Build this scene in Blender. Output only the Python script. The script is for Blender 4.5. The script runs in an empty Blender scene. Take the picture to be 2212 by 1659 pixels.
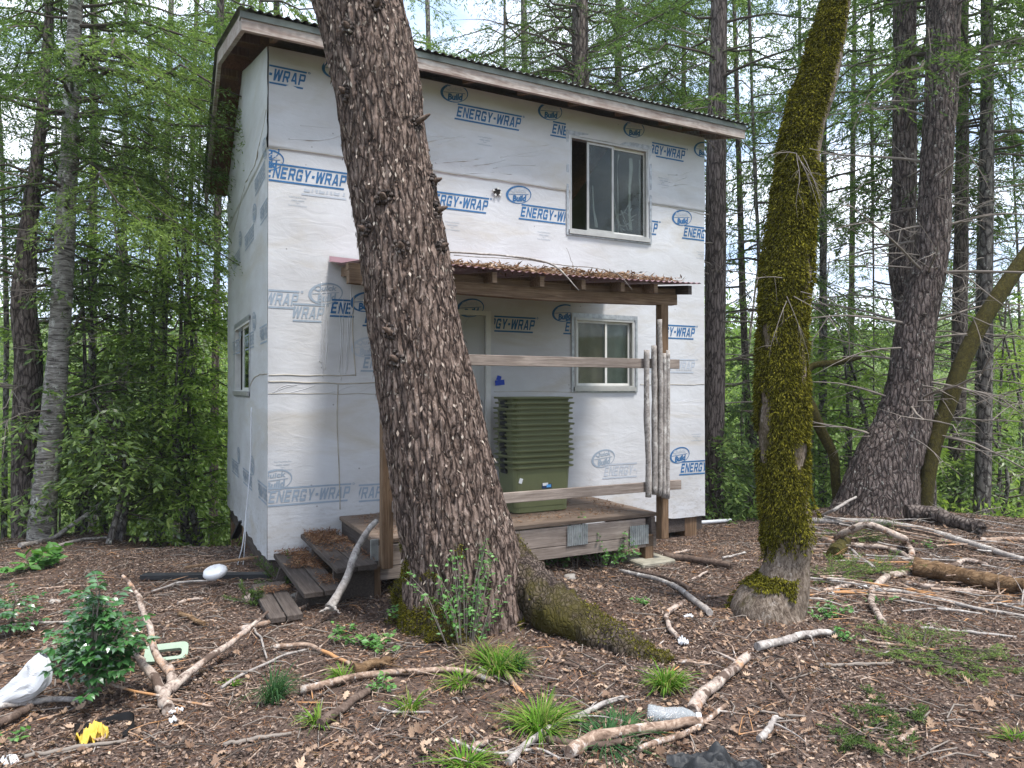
import bpy, bmesh, math, random
import numpy as np
from mathutils import Vector, Matrix
C = bpy.context.scene.collection
SC = bpy.context.scene
R_ = math.radians
PI = math.pi
# ------------------------------------------------------------------ camera, sky, sun, exposure
EYE = 1.62            # eye height above the clearing
FPX, CX, HY = 1534.0, 1106.0, 840.0   # focal length and horizon row of the 2212 px wide view
cam = bpy.data.cameras.new('camera')
cam.sensor_width = 36; cam.lens = FPX/2212*36; cam.clip_end = 600; cam.clip_start = .05
co = bpy.data.objects.new('camera', cam); C.objects.link(co)
co.location = (0, 0, EYE); co.rotation_euler = (R_(90.39), 0, 0)
SC.camera = co
SC.view_settings.view_transform = 'Standard'
SC.view_settings.look = 'None'
SC.view_settings.exposure = 1.1
SC.view_settings.gamma = 1
SUN_EL, SUN_AZ = 66, 132        # elevation, compass bearing from +Y clockwise
w = bpy.data.worlds.new('World'); SC.world = w; w.use_nodes = True
nt = w.node_tree; nt.nodes.clear()
def N(nt, t, **k):
    n = nt.nodes.new(t)
    for a, b in k.items():
        setattr(n, a, b)
    return n
out = N(nt, 'ShaderNodeOutputWorld'); bg = N(nt, 'ShaderNodeBackground')
sky = N(nt, 'ShaderNodeTexSky', sky_type='NISHITA', sun_disc=False)
sky.sun_elevation = R_(SUN_EL); sky.sun_rotation = R_(SUN_AZ); sky.air_density = 1.0; sky.dust_density = 1.5
tc = N(nt, 'ShaderNodeTexCoord'); mp = N(nt, 'ShaderNodeMapping'); mp.inputs['Scale'].default_value = (2.2, 2.2, 5)
cn = N(nt, 'ShaderNodeTexNoise'); cn.inputs['Scale'].default_value = 1.6; cn.inputs['Detail'].default_value = 7
cr = N(nt, 'ShaderNodeValToRGB'); cr.color_ramp.elements[0].position = .42; cr.color_ramp.elements[1].position = .6
cr.color_ramp.elements[0].color = (0, 0, 0, 1)
mx = N(nt, 'ShaderNodeMix', data_type='RGBA'); mx.inputs[7].default_value = (12.2, 13.0, 14.6, 1)
L = nt.links.new
L(tc.outputs['Generated'], mp.inputs[0]); L(mp.outputs[0], cn.inputs['Vector']); L(cn.outputs['Fac'], cr.inputs[0])
hz = N(nt, 'ShaderNodeMix', data_type='RGBA'); hz.inputs[0].default_value = .8; hz.inputs[7].default_value = (5.6, 7.4, 10.6, 1); L(sky.outputs[0], hz.inputs[6])
L(cr.outputs[0], mx.inputs[0]); L(hz.outputs[2], mx.inputs[6]); L(mx.outputs[2], bg.inputs[0]); L(bg.outputs[0], out.inputs[0])
bg.inputs[1].default_value = 0.078
sl = bpy.data.lights.new('sun', 'SUN'); sl.energy = 3.0; sl.angle = R_(12); sl.color = (1, .965, .91)
so = bpy.data.objects.new('sun', sl); C.objects.link(so)
sd = Vector((math.sin(R_(SUN_AZ))*math.cos(R_(SUN_EL)), math.cos(R_(SUN_AZ))*math.cos(R_(SUN_EL)), math.sin(R_(SUN_EL))))
so.rotation_euler = sd.to_track_quat('Z', 'Y').to_euler(); so.location = sd*30
SC.cycles.max_bounces = 6; SC.cycles.transparent_max_bounces = 6; SC.cycles.diffuse_bounces = 3
SC.cycles.use_denoising = True
try: SC.cycles.denoiser = 'OPENIMAGEDENOISE'
except Exception: pass

# ------------------------------------------------------------------ numeric helpers
def hsh(i, j, k, s=0):
    h = (i*374761393 + j*668265263 + k*2147483647 + s*1274126177) & 0xffffffff
    h = ((h ^ (h >> 13))*1274126177) & 0xffffffff
    h = ((h ^ (h >> 16))*2246822519) & 0xffffffff
    return ((h ^ (h >> 15)) & 0xffff)/65535.0
def vn(p, s=0):
    p = np.asarray(p, float); f = np.floor(p); q = p-f; q = q*q*(3-2*q); f = f.astype(np.int64)
    r = 0
    for a in (0, 1):
        wx = q[..., 0] if a else 1-q[..., 0]
        for b in (0, 1):
            wy = q[..., 1] if b else 1-q[..., 1]
            for c in (0, 1):
                wz = q[..., 2] if c else 1-q[..., 2]
                r = r + wx*wy*wz*hsh(f[..., 0]+a, f[..., 1]+b, f[..., 2]+c, s)
    return r*2-1
def fbm(p, o=4, s=0):
    p = np.asarray(p, float); r = 0; a = 1; t = 0
    for i in range(o):
        r = r+a*vn(p*2**i+i*17.3, s+i); t += a; a *= .5
    return r/t
def sst(a, b, x):
    t = np.clip((x-a)/(b-a), 0, 1); return t*t*(3-2*t)
def unit(v):
    v = np.asarray(v, float); return v/np.maximum(np.linalg.norm(v, axis=-1, keepdims=True), 1e-9)
CP = np.array([(-6, 3, .03), (0, 3, 0), (6, 3, .03), (-2.2, 6.4, -.07), (-3.9, 9.9, -.6), (-5.8, 8.8, -.25), (-3.6, 7, -.12),
  (2.4, 8.9, -.19), (1.3, 7.1, -.09), (4.7, 8.9, .08), (7, 8, 0), (6, 5, .05), (.0, 4.8, .07), (-1.5, 4.9, -.02), (3, 10.5, -.3),
  (0, 10, -.45), (0, .5, 0), (9, 11, -.25), (-8, 12, -.75), (-4, 12, -1.0), (3, 13, -.8), (-9, 6, -.1), (10, 5, .1), (0, -8, .1),
  (-.9, 6.2, -.05), (3, 6.5, -.04), (-20, 10, -1.5), (20, 10, -.5), (2.0, 5.2, .03), (5.8, 10, 0)])
def g(x, y):
    x = np.asarray(x, float); y = np.asarray(y, float)
    ws = 0; zs = 0
    for cx, cy, cz in CP:
        wgt = 1/((x-cx)**2+(y-cy)**2+.35)**1.7
        ws = ws+wgt; zs = zs+wgt*cz
    z = zs/ws
    r = np.hypot(x, y)
    z = z - 2.6*sst(10.5, 19, r) + 16*sst(28, 150, r)
    p = np.stack([x, y, x*0], -1)
    z = z + (.035*fbm(p*1.3, 3, 5) + .012*fbm(p*6, 3, 9))*(1-sst(30, 60, r)) + 1.2*fbm(p*.05, 2, 3)*sst(14, 40, r)
    return z
def gz(x, y): return float(g(x, y))
def P(px, py, d):
    return np.array([(px-CX)/FPX*d, d, EYE-(py-HY)/FPX*d])
def G(px, py, lift=0.):
    k = (py-HY)/FPX; d = EYE/k
    for _ in range(12):
        d = .5*d+.5*(EYE-lift-gz((px-CX)/FPX*d, d))/k
    return np.array([(px-CX)/FPX*d, d, gz((px-CX)/FPX*d, d)+lift])

# ------------------------------------------------------------------ mesh helpers
class MB:
    def __init__(s): s.V = []; s.F = []; s.M = []; s.S = []; s.n = 0
    def add(s, V, F, mi=0, smooth=False):
        V = np.asarray(V, float).reshape(-1, 3)
        Fs = F if isinstance(F, list) and len(F) and isinstance(F[0], np.ndarray) and F[0].ndim == 2 else [np.asarray(F, int)]
        for f in Fs:
            s.F.append(f+s.n); s.M.append(np.full(len(f), mi)); s.S.append(np.full(len(f), smooth))
        s.V.append(V); s.n += len(V)
        return s
    def box(s, a, b, mi=0, rot=None, org=None, bev=0.):
        x0, y0, z0 = a; x1, y1, z1 = b
        if bev <= 0:
            V = np.array([(x, y, z) for z in (z0, z1) for y in (y0, y1) for x in (x0, x1)], float)
            F = np.array([(0, 2, 3, 1), (4, 5, 7, 6), (0, 1, 5, 4), (2, 6, 7, 3), (0, 4, 6, 2), (1, 3, 7, 5)])
            if rot is not None:
                o = np.asarray(org if org is not None else V.mean(0)); V = (V-o)@np.array(rot.to_3x3()).T+o
            return s.add(V, F, mi)
        bm = bmesh.new(); bmesh.ops.create_cube(bm, size=1)
        for v in bm.verts: v.co = Vector(((x0+x1)/2+v.co.x*(x1-x0), (y0+y1)/2+v.co.y*(y1-y0), (z0+z1)/2+v.co.z*(z1-z0)))
        bmesh.ops.bevel(bm, geom=bm.edges[:], offset=bev, segments=1, affect='EDGES')
        bm.verts.index_update()
        V = np.array([v.co[:] for v in bm.verts])
        if rot is not None:
            o = np.asarray(org if org is not None else V.mean(0)); V = (V-o)@np.array(rot.to_3x3()).T+o
        q = [[v.index for v in f.verts] for f in bm.faces]
        Fs = [np.array([f for f in q if len(f) == k]) for k in (3, 4) if any(len(f) == k for f in q)]
        bm.free()
        return s.add(V, Fs, mi)
    def tube(s, pts, rad, n=8, mi=0, sm=True, cap=True, bump=0., seed=0):
        V, F, _ = tubegrid(pts, rad, n, bump, seed)
        s.add(V, F, mi, sm)
        if cap:
            k = len(V)//n
            for o, rev in ((0, True), ((k-1)*n, False)):
                idx = list(range(o, o+n)); idx = idx[::-1] if rev else idx
                s.add(V, np.array([idx]), mi, False) if False else s.F.append(np.array([idx])+s.n-len(V))
                s.M.append(np.array([mi])); s.S.append(np.array([False]))
        return s
    def build(s, name, mats, parent=None, loc=None, rotz=None):
        me = bpy.data.meshes.new(name)
        V = np.concatenate(s.V) if s.V else np.zeros((0, 3))
        me.vertices.add(len(V)); me.vertices.foreach_set('co', V.astype(np.float32).ravel())
        tot = np.concatenate([np.full(len(f), f.shape[1]) for f in s.F]); lp = np.concatenate([f.ravel() for f in s.F])
        me.loops.add(len(lp)); me.loops.foreach_set('vertex_index', lp.astype(np.int32))
        me.polygons.add(len(tot)); st = np.concatenate([[0], np.cumsum(tot)[:-1]])
        me.polygons.foreach_set('loop_start', st.astype(np.int32))
        me.polygons.foreach_set('material_index', np.concatenate(s.M).astype(np.int32))
        me.polygons.foreach_set('use_smooth', np.concatenate(s.S).astype(bool))
        me.update(calc_edges=True)
        for m in (mats if isinstance(mats, (list, tuple)) else [mats]): me.materials.append(m)
        o = bpy.data.objects.new(name, me); C.objects.link(o)
        if parent is not None: o.parent = parent
        if loc is not None: o.location = loc
        if rotz is not None: o.rotation_euler = (0, 0, rotz)
        return o
def frames(P_):
    T = np.gradient(P_, axis=0); T = unit(T)
    up = np.array([0, 0, 1.]) if abs(T[0][2]) < .9 else np.array([1., 0, 0])
    A = np.zeros_like(P_); B = np.zeros_like(P_)
    a = unit(np.cross(up, T[0]))
    for i in range(len(P_)):
        a = unit(a-T[i]*np.dot(a, T[i])); A[i] = a; B[i] = np.cross(T[i], a)
    return T, A, B
def resample(pts, rad, k):
    pts = np.asarray(pts, float); n = len(pts); rad = np.broadcast_to(np.asarray(rad, float), (n,)) if np.ndim(rad) == 0 or len(np.atleast_1d(rad)) == n else np.interp(np.linspace(0, 1, n), np.linspace(0, 1, len(rad)), rad)
    if k <= n: return pts, rad
    s = np.concatenate([[0], np.cumsum(np.linalg.norm(np.diff(pts, axis=0), axis=1))]); s = s/s[-1]
    t = np.linspace(0, 1, k)
    # cubic (Catmull-Rom style) through tangents
    m = np.gradient(pts, s, axis=0); i = np.clip(np.searchsorted(s, t, 'right')-1, 0, n-2)
    h = (s[i+1]-s[i])[:, None]; q = ((t-s[i])/(s[i+1]-s[i]))[:, None]
    Q = (2*q**3-3*q**2+1)*pts[i]+(q**3-2*q**2+q)*h*m[i]+(-2*q**3+3*q**2)*pts[i+1]+(q**3-q**2)*h*m[i+1]
    return Q, np.interp(t, s, rad)
def tubegrid(pts, rad, n=8, bump=0., seed=0):
    pts = np.asarray(pts, float)
    if np.ndim(rad) == 0: rad = np.full(len(pts), float(rad))
    rad = np.asarray(rad, float)
    if len(rad) != len(pts): rad = np.interp(np.linspace(0, 1, len(pts)), np.linspace(0, 1, len(rad)), rad)
    T, A, B = frames(pts); k = len(pts)
    th = np.arange(n)*2*PI/n
    Nn = A[:, None]*np.cos(th)[None, :, None]+B[:, None]*np.sin(th)[None, :, None]
    r = rad[:, None]*np.ones(n)
    if bump: r = r*(1+bump*vn(pts[:, None]*0+Nn*1.3+np.arange(k)[:, None, None]*.45+seed*7.7, seed))
    V = pts[:, None]+Nn*r[..., None]
    i = np.arange(k-1)[:, None]*n; j = np.arange(n)[None]; j2 = (j+1) % n
    F = np.stack([i+j, i+j2, i+n+j2, i+n+j], -1).reshape(-1, 4)
    return V.reshape(-1, 3), F, Nn.reshape(-1, 3)
def leaves(mb, Pn, D, Nr, Ln, Wd, mi=0, fold=0.):
    """one folded diamond leaf per point"""
    Pn = np.asarray(Pn); D = unit(D); S = unit(np.cross(D, Nr)); U = np.cross(S, D)
    Ln = np.broadcast_to(np.asarray(Ln, float), (len(Pn),))[:, None]; Wd = np.broadcast_to(np.asarray(Wd, float), (len(Pn),))[:, None]
    a = Pn; b = Pn+D*Ln*.45+S*Wd*.5+U*Wd*fold; c = Pn+D*Ln; d = Pn+D*Ln*.45-S*Wd*.5+U*Wd*fold
    V = np.stack([a, b, c, d], 1).reshape(-1, 3)
    k = np.arange(len(Pn))[:, None]*4
    if fold: mb.add(V, np.concatenate([k+np.array([[0, 1, 2]]), k+np.array([[0, 2, 3]])]), mi)
    else: mb.add(V, k+np.array([[0, 1, 2, 3]]), mi)
def tag(o, label=None, cat=None, group=None, kind=None):
    if label: o['label'] = label
    if cat: o['category'] = cat
    if group: o['group'] = group
    if kind: o['kind'] = kind
    return o
def empty(name, loc, rz=0, label=None, cat=None, group=None):
    o = bpy.data.objects.new(name, None); C.objects.link(o); o.location = loc; o.rotation_euler = (0, 0, rz)
    o.empty_display_size = .2
    return tag(o, label, cat, group)

# ------------------------------------------------------------------ materials
def newmat(name):
    m = bpy.data.materials.new(name); m.use_nodes = True; nt = m.node_tree
    b = nt.nodes['Principled BSDF']; return m, nt, b
def ramp(nt, src, stops, interp='LINEAR'):
    r = N(nt, 'ShaderNodeValToRGB'); e = r.color_ramp.elements; r.color_ramp.interpolation = interp
    while len(e) < len(stops): e.new(.5)
    for k, (p, c) in enumerate(stops):
        e[k].position = p; e[k].color = (*c, 1) if len(c) == 3 else c
    nt.links.new(src, r.inputs[0]); return r.outputs[0]
def noise(nt, scale, nscale=1., detail=5, rough=.6, coord='Object', kind='noise', dist=0., loc=(0, 0, 0)):
    tc = N(nt, 'ShaderNodeTexCoord'); mp = N(nt, 'ShaderNodeMapping')
    mp.inputs['Scale'].default_value = scale if isinstance(scale, tuple) else (scale,)*3
    mp.inputs['Location'].default_value = loc
    nt.links.new(tc.outputs[coord], mp.inputs[0])
    if kind == 'noise':
        t = N(nt, 'ShaderNodeTexNoise'); t.inputs['Detail'].default_value = detail; t.inputs['Roughness'].default_value = rough; t.inputs['Distortion'].default_value = dist
    else:
        t = N(nt, 'ShaderNodeTexVoronoi'); t.feature = 'F1'
    t.inputs['Scale'].default_value = nscale
    nt.links.new(mp.outputs[0], t.inputs['Vector'])
    return t.outputs['Fac'] if kind == 'noise' else t.outputs['Distance']
def mixc(nt, fac, a, b, mode='MIX'):
    m = N(nt, 'ShaderNodeMix', data_type='RGBA', blend_type=mode)
    for sock, v in ((m.inputs[0], fac), (m.inputs[6], a), (m.inputs[7], b)):
        if isinstance(v, (int, float)): sock.default_value = v
        elif isinstance(v, tuple): sock.default_value = (*v, 1) if len(v) == 3 else v
        else: nt.links.new(v, sock)
    return m.outputs[2]
def bump(nt, b, h, st=.5, dist=.01):
    n = N(nt, 'ShaderNodeBump'); n.inputs['Strength'].default_value = st; n.inputs['Distance'].default_value = dist
    nt.links.new(h, n.inputs['Height']); nt.links.new(n.outputs[0], b.inputs['Normal'])
def simple(name, col, rough=.7, spec=.3, metal=0., var=.15, vs=8., bmp=.0, bd=.003):
    m, nt, b = newmat(name); b.inputs['Roughness'].default_value = rough; b.inputs['Metallic'].default_value = metal
    b.inputs['Specular IOR Level'].default_value = spec
    f = noise(nt, vs); lo = tuple(c*(1-var) for c in col); hi = tuple(min(1, c*(1+var)) for c in col)
    nt.links.new(ramp(nt, f, [(.3, lo), (.7, hi)]), b.inputs['Base Color'])
    if bmp: bump(nt, b, f, bmp, bd)
    return m
def barkmat(name, stops, sc=(26, 26, 6), fleck=None, flk=(.6, .66), moss=None, mossr=(.5, .6), bst=.9, bd=.015, fs=30., extra=None, plates=None):
    m, nt, b = newmat(name); b.inputs['Roughness'].default_value = .92; b.inputs['Specular IOR Level'].default_value = .15
    f = noise(nt, sc, 1., 8, .72, dist=1.2); c = ramp(nt, f, stops)
    if plates:
        tcp = N(nt, 'ShaderNodeTexCoord'); mpp = N(nt, 'ShaderNodeMapping'); mpp.inputs['Scale'].default_value = plates
        nn = N(nt, 'ShaderNodeTexNoise'); nn.inputs['Scale'].default_value = 9.; nn.inputs['Detail'].default_value = 4
        va = N(nt, 'ShaderNodeVectorMath', operation='MULTIPLY_ADD'); va.inputs[1].default_value = (.05, .05, .12)
        nt.links.new(tcp.outputs['Object'], nn.inputs['Vector']); nt.links.new(nn.outputs['Color'], va.inputs[0]); nt.links.new(tcp.outputs['Object'], va.inputs[2]); nt.links.new(va.outputs[0], mpp.inputs[0])
        vo = N(nt, 'ShaderNodeTexVoronoi'); vo.feature = 'DISTANCE_TO_EDGE'; vo.inputs['Scale'].default_value = 1.; nt.links.new(mpp.outputs[0], vo.inputs['Vector'])
        ck = ramp(nt, vo.outputs['Distance'], [(.0, (.16, .15, .15)), (.1, (.62, .6, .6)), (.24, (1, 1, 1))])
        c = mixc(nt, 1., c, ck, 'MULTIPLY'); f = mixc(nt, .55, f, ck)
    if fleck:
        v = noise(nt, (fs, fs, fs*.7), 1., 6, .75, loc=(11, 4, 2)); n2 = noise(nt, 3.2, 1., 5, .7, loc=(3, 1, 7))
        a = ramp(nt, v, [(flk[0], (0, 0, 0)), (flk[1], (1, 1, 1))]); k = ramp(nt, n2, [(.4, (.15, .15, .15)), (.6, (1, 1, 1))])
        c = mixc(nt, mixc(nt, 1., a, k, 'MULTIPLY'), c, fleck)
    if moss:
        n3 = noise(nt, 1.7, 1., 7, .7, loc=(9, 2, 1)); c = mixc(nt, ramp(nt, n3, [(mossr[0], (0, 0, 0)), (mossr[1], (1, 1, 1))]), c, moss)
    if extra:
        n4 = noise(nt, extra[0], 1., 4, .6, loc=(5, 5, 5)); c = mixc(nt, ramp(nt, n4, [(extra[1], (0, 0, 0)), (extra[1]+.06, (1, 1, 1))]), c, extra[2])
    nt.links.new(c, b.inputs['Base Color']); bump(nt, b, f, bst, bd)
    return m
def leafmat(name, cols, trans=.35, gloss=.0, rough=.5):
    m, nt, b = newmat(name); nt.nodes.remove(b); o = nt.nodes['Material Output']
    gi = N(nt, 'ShaderNodeNewGeometry'); k = len(cols)
    c = ramp(nt, gi.outputs['Random Per Island'], [(i/max(1, k-1), cc) for i, cc in enumerate(cols)])
    d = N(nt, 'ShaderNodeBsdfDiffuse'); t = N(nt, 'ShaderNodeBsdfTranslucent'); mxs = N(nt, 'ShaderNodeMixShader'); mxs.inputs[0].default_value = trans
    nt.links.new(c, d.inputs[0]); nt.links.new(mixc(nt, 1., c, (1.15, 1.25, .7), 'MULTIPLY'), t.inputs[0])
    nt.links.new(d.outputs[0], mxs.inputs[1]); nt.links.new(t.outputs[0], mxs.inputs[2]); last = mxs.outputs[0]
    if gloss:
        gl = N(nt, 'ShaderNodeBsdfGlossy'); gl.inputs['Roughness'].default_value = rough; m2 = N(nt, 'ShaderNodeMixShader'); m2.inputs[0].default_value = gloss
        nt.links.new(last, m2.inputs[1]); nt.links.new(gl.outputs[0], m2.inputs[2]); last = m2.outputs[0]
    nt.links.new(last, o.inputs[0]); return m
def woodmat(name, a, b_, c_, sc=(3, 60, 60), rough=.85):
    m, nt, b = newmat(name); b.inputs['Roughness'].default_value = rough; b.inputs['Specular IOR Level'].default_value = .2
    f = noise(nt, sc, 1., 7, .65, dist=.8); f2 = noise(nt, 2.3, 1., 4)
    c = ramp(nt, f, [(.28, a), (.5, b_), (.72, c_)])
    c = mixc(nt, ramp(nt, f2, [(.4, (0, 0, 0)), (.75, (.6, .6, .6))]), c, a)
    nt.links.new(c, b.inputs['Base Color']); bump(nt, b, f, .4, .004); return m
M = {}
M['bark_big'] = barkmat('bark_big', [(.3, (.038, .025, .019)), (.44, (.125, .088, .071)), (.57, (.24, .178, .148)), (.72, (.4, .32, .275))], (38, 38, 11), (.46, .4, .33), (.6, .66), fs=34, bst=1., bd=.03, plates=(26, 26, 4.2))
M['bark_root'] = barkmat('bark_root', [(.3, (.02, .015, .012)), (.5, (.08, .06, .05)), (.72, (.2, .16, .13))], (24, 24, 14), (.4, .36, .3), moss=(.05, .042, .01), mossr=(.42, .56), plates=(38, 38, 18))
M['bark_dark'] = barkmat('bark_dark', [(.3, (.042, .032, .028)), (.5, (.13, .105, .093)), (.72, (.25, .21, .19))], (22, 22, 6), (.36, .35, .3), (.6, .68), fs=20, plates=(18, 18, 4.5))
M['bark_brown'] = barkmat('bark_brown', [(.3, (.07, .055, .05)), (.5, (.15, .122, .112)), (.72, (.25, .21, .195))], (30, 30, 5), (.4, .38, .34), (.62, .7), fs=20, plates=(26, 26, 3.5), bd=.008)
M['bark_grey'] = barkmat('bark_grey', [(.3, (.06, .052, .046)), (.5, (.15, .135, .122)), (.72, (.28, .26, .24))], (18, 18, 7), (.45, .44, .38), (.58, .64), fs=16, plates=(14, 14, 5))
M['bark_lichen'] = barkmat('bark_lichen', [(.3, (.045, .034, .03)), (.48, (.12, .093, .083)), (.62, (.21, .17, .155)), (.74, (.32, .28, .255))], (24, 24, 9), (.46, .45, .4), (.58, .64), fs=30, plates=(22, 22, 3.8), bd=.03)
M['bark_birch'] = barkmat('bark_birch', [(.4, (.05, .043, .039)), (.49, (.17, .155, .14)), (.64, (.36, .34, .31))], (5, 5, 30), (.52, .52, .48), (.55, .62), fs=10, bd=.006)
M['bark_oak'] = barkmat('bark_oak', [(.36, (.045, .032, .024)), (.5, (.15, .115, .088)), (.64, (.29, .24, .195))], (34, 34, 16), (.38, .34, .3), (.58, .68), moss=(.05, .042, .01), mossr=(.5, .62), bd=.012, fs=20)
M['moss_bark'] = barkmat('moss_bark', [(.3, (.02, .016, .006)), (.5, (.05, .042, .012)), (.7, (.1, .085, .018))], (30, 30, 20), bd=.02)
M['moss'] = leafmat('moss', [(.022, .02, .006), (.055, .052, .009), (.1, .092, .014), (.16, .148, .02), (.25, .225, .03)], .15)
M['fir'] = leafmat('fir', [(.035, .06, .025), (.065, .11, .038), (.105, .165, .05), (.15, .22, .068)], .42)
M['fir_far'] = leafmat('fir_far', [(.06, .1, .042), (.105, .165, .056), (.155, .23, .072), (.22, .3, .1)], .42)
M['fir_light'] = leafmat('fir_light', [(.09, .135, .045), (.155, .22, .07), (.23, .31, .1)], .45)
M['tanoak'] = leafmat('tanoak', [(.05, .09, .025), (.1, .16, .045), (.17, .26, .065), (.28, .38, .1)], .42, .05, .4)
M['spring'] = leafmat('spring', [(.09, .15, .035), (.17, .26, .055), (.27, .37, .085), (.38, .46, .15)], .48)
M['holly'] = leafmat('holly', [(.025, .085, .022), (.04, .13, .03), (.08, .21, .055)], .25, .12, .3)
M['herb'] = leafmat('herb', [(.06, .15, .03), (.09, .23, .05), (.16, .32, .08)], .35, .04)
M['grass'] = leafmat('grass', [(.05, .12, .016), (.09, .2, .025), (.15, .27, .04), (.09, .19, .025), (.28, .24, .1), (.13, .25, .035)], .35)
M['grass_dark'] = leafmat('grass_dark', [(.03, .075, .03), (.05, .11, .045), (.08, .16, .06)], .3)
M['grass_dry'] = leafmat('grass_dry', [(.2, .15, .08), (.32, .25, .14)], .3)
M['litter'] = leafmat('litter', [(.06, .038, .028), (.18, .115, .08), (.3, .2, .14), (.42, .29, .2), (.12, .08, .06), (.24, .16, .115), (.52, .38, .275)], .15)
M['crumbs'] = leafmat('crumbs', [(.03, .022, .019), (.09, .066, .056), (.05, .036, .031), (.19, .14, .115), (.13, .096, .08), (.3, .225, .18), (.08, .056, .047), (.42, .33, .265)], .05)
M['needles'] = leafmat('needles', [(.07, .038, .025), (.14, .072, .042), (.22, .115, .065), (.28, .18, .11)], .1)
M['stick'] = barkmat('stick', [(.34, (.07, .045, .032)), (.48, (.22, .15, .11)), (.64, (.42, .32, .25))], (17, 17, 17), (.5, .46, .42), (.56, .6), fs=12, bd=.004, extra=(2.2, .55, (.42, .22, .1)))
M['stick_grey'] = barkmat('stick_grey', [(.3, (.1, .088, .08)), (.48, (.27, .24, .22)), (.7, (.46, .42, .38))], (19, 19, 19), (.55, .52, .48), (.55, .6), fs=14, bd=.004)
M['stick_pale'] = barkmat('stick_pale', [(.36, (.12, .09, .075)), (.47, (.33, .26, .22)), (.66, (.52, .45, .38))], (22, 22, 22), (.4, .2, .09), (.56, .62), fs=5, bd=.006, extra=(9., .53, (.1, .07, .055)))
M['stick_dark'] = barkmat('stick_dark', [(.3, (.03, .02, .016)), (.5, (.1, .07, .055)), (.7, (.2, .15, .12))], (20, 20, 20), bd=.004)
M['log_rot'] = barkmat('log_rot', [(.3, (.035, .02, .012)), (.5, (.14, .085, .045)), (.7, (.33, .22, .13))], (3, 26, 26), bd=.02)
M['twig'] = simple('twig', (.2, .17, .145), .9)
M['twig_dark'] = simple('twig_dark', (.07, .055, .045), .9)
M['wood_grey'] = woodmat('wood_grey', (.11, .085, .07), (.25, .205, .175), (.38, .32, .28))
M['wood_deck'] = woodmat('wood_deck', (.07, .05, .038), (.17, .125, .095), (.29, .225, .175))
M['wood_brown'] = woodmat('wood_brown', (.07, .042, .024), (.16, .1, .06), (.27, .18, .11), (60, 60, 3))
M['wood_beam'] = woodmat('wood_beam', (.08, .05, .032), (.19, .125, .08), (.32, .23, .16))
M['wood_dark'] = woodmat('wood_dark', (.035, .027, .023), (.075, .06, .052), (.14, .115, .1), (60, 3, 60))
M['soffit'] = woodmat('soffit', (.09, .045, .025), (.17, .085, .048), (.25, .13, .075), (40, 4, 40))
M['fascia'] = woodmat('fascia', (.16, .105, .085), (.38, .32, .285), (.56, .52, .48), (3.5, 30, 22))
M['metal_roof'] = simple('metal_roof', (.17, .185, .165), .6, .4, .15, .45, 4.)
M['metal_pink'] = simple('metal_pink', (.3, .19, .21), .5, .4, .2, .2, 3.)
M['galv'] = simple('galv', (.36, .38, .38), .45, .5, .6, .3, 14.)
M['tape'] = simple('tape', (.3, .31, .32), .4, .5, .4, .35, 22., .5, .004)
M['alu'] = simple('alu', (.36, .35, .33), .4, .5, .3, .12, 10.)
M['vinyl'] = simple('vinyl', (.58, .57, .54), .5, .4, 0, .08, 10.)
M['door'] = simple('door', (.38, .38, .37), .5, .4, 0, .05, 2.)
M['dark'] = simple('dark', (.02, .018, .016), .9)
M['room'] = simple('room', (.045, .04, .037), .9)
M['curtain'] = simple('curtain', (.62, .5, .4), .9, var=.3, vs=3.)
M['curtain_green'] = simple('curtain_green', (.42, .45, .41), .8, var=.25, vs=4.)
M['seam'] = simple('seam', (.36, .33, .28), .8, var=.3, vs=5.)
M['ink'] = simple('ink', (.03, .12, .27), .55, .3, 0, .2, 5.)
M['ink_fade'] = simple('ink_fade', (.27, .32, .38), .6, .3, 0, .12, 5.)
M['ink_pale'] = simple('ink_pale', (.39, .42, .47), .6, .3, 0, .06, 5.)
M['tote'] = simple('tote', (.135, .148, .07), .42, .5, 0, .12, 3.)
M['plastic_white'] = simple('plastic_white', (.6, .61, .63), .35, .5, 0, .08, 6.)
M['cloth_black'] = simple('cloth_black', (.018, .019, .021), .6, .4, 0, .3, 8., .4, .01)
M['cloth_yellow'] = simple('cloth_yellow', (.6, .42, .07), .7, .3, 0, .15, 9., .4, .01)
M['concrete'] = simple('concrete', (.26, .24, .19), .9, .2, 0, .3, 9., .5, .01)
M['orange'] = simple('orange', (.75, .26, .02), .5, .4)
M['pale_green'] = simple('pale_green', (.27, .34, .25), .35, .5, 0, .1)
M['blue_label'] = simple('blue_label', (.02, .04, .1), .5)
M['white'] = simple('white', (.7, .7, .7), .6, var=.06)
M['cyan'] = simple('cyan', (.1, .35, .7), .5)
M['blue_tape'] = simple('blue_tape', (.02, .06, .4), .5)
M['stone'] = simple('stone', (.3, .27, .24), .9)
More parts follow.
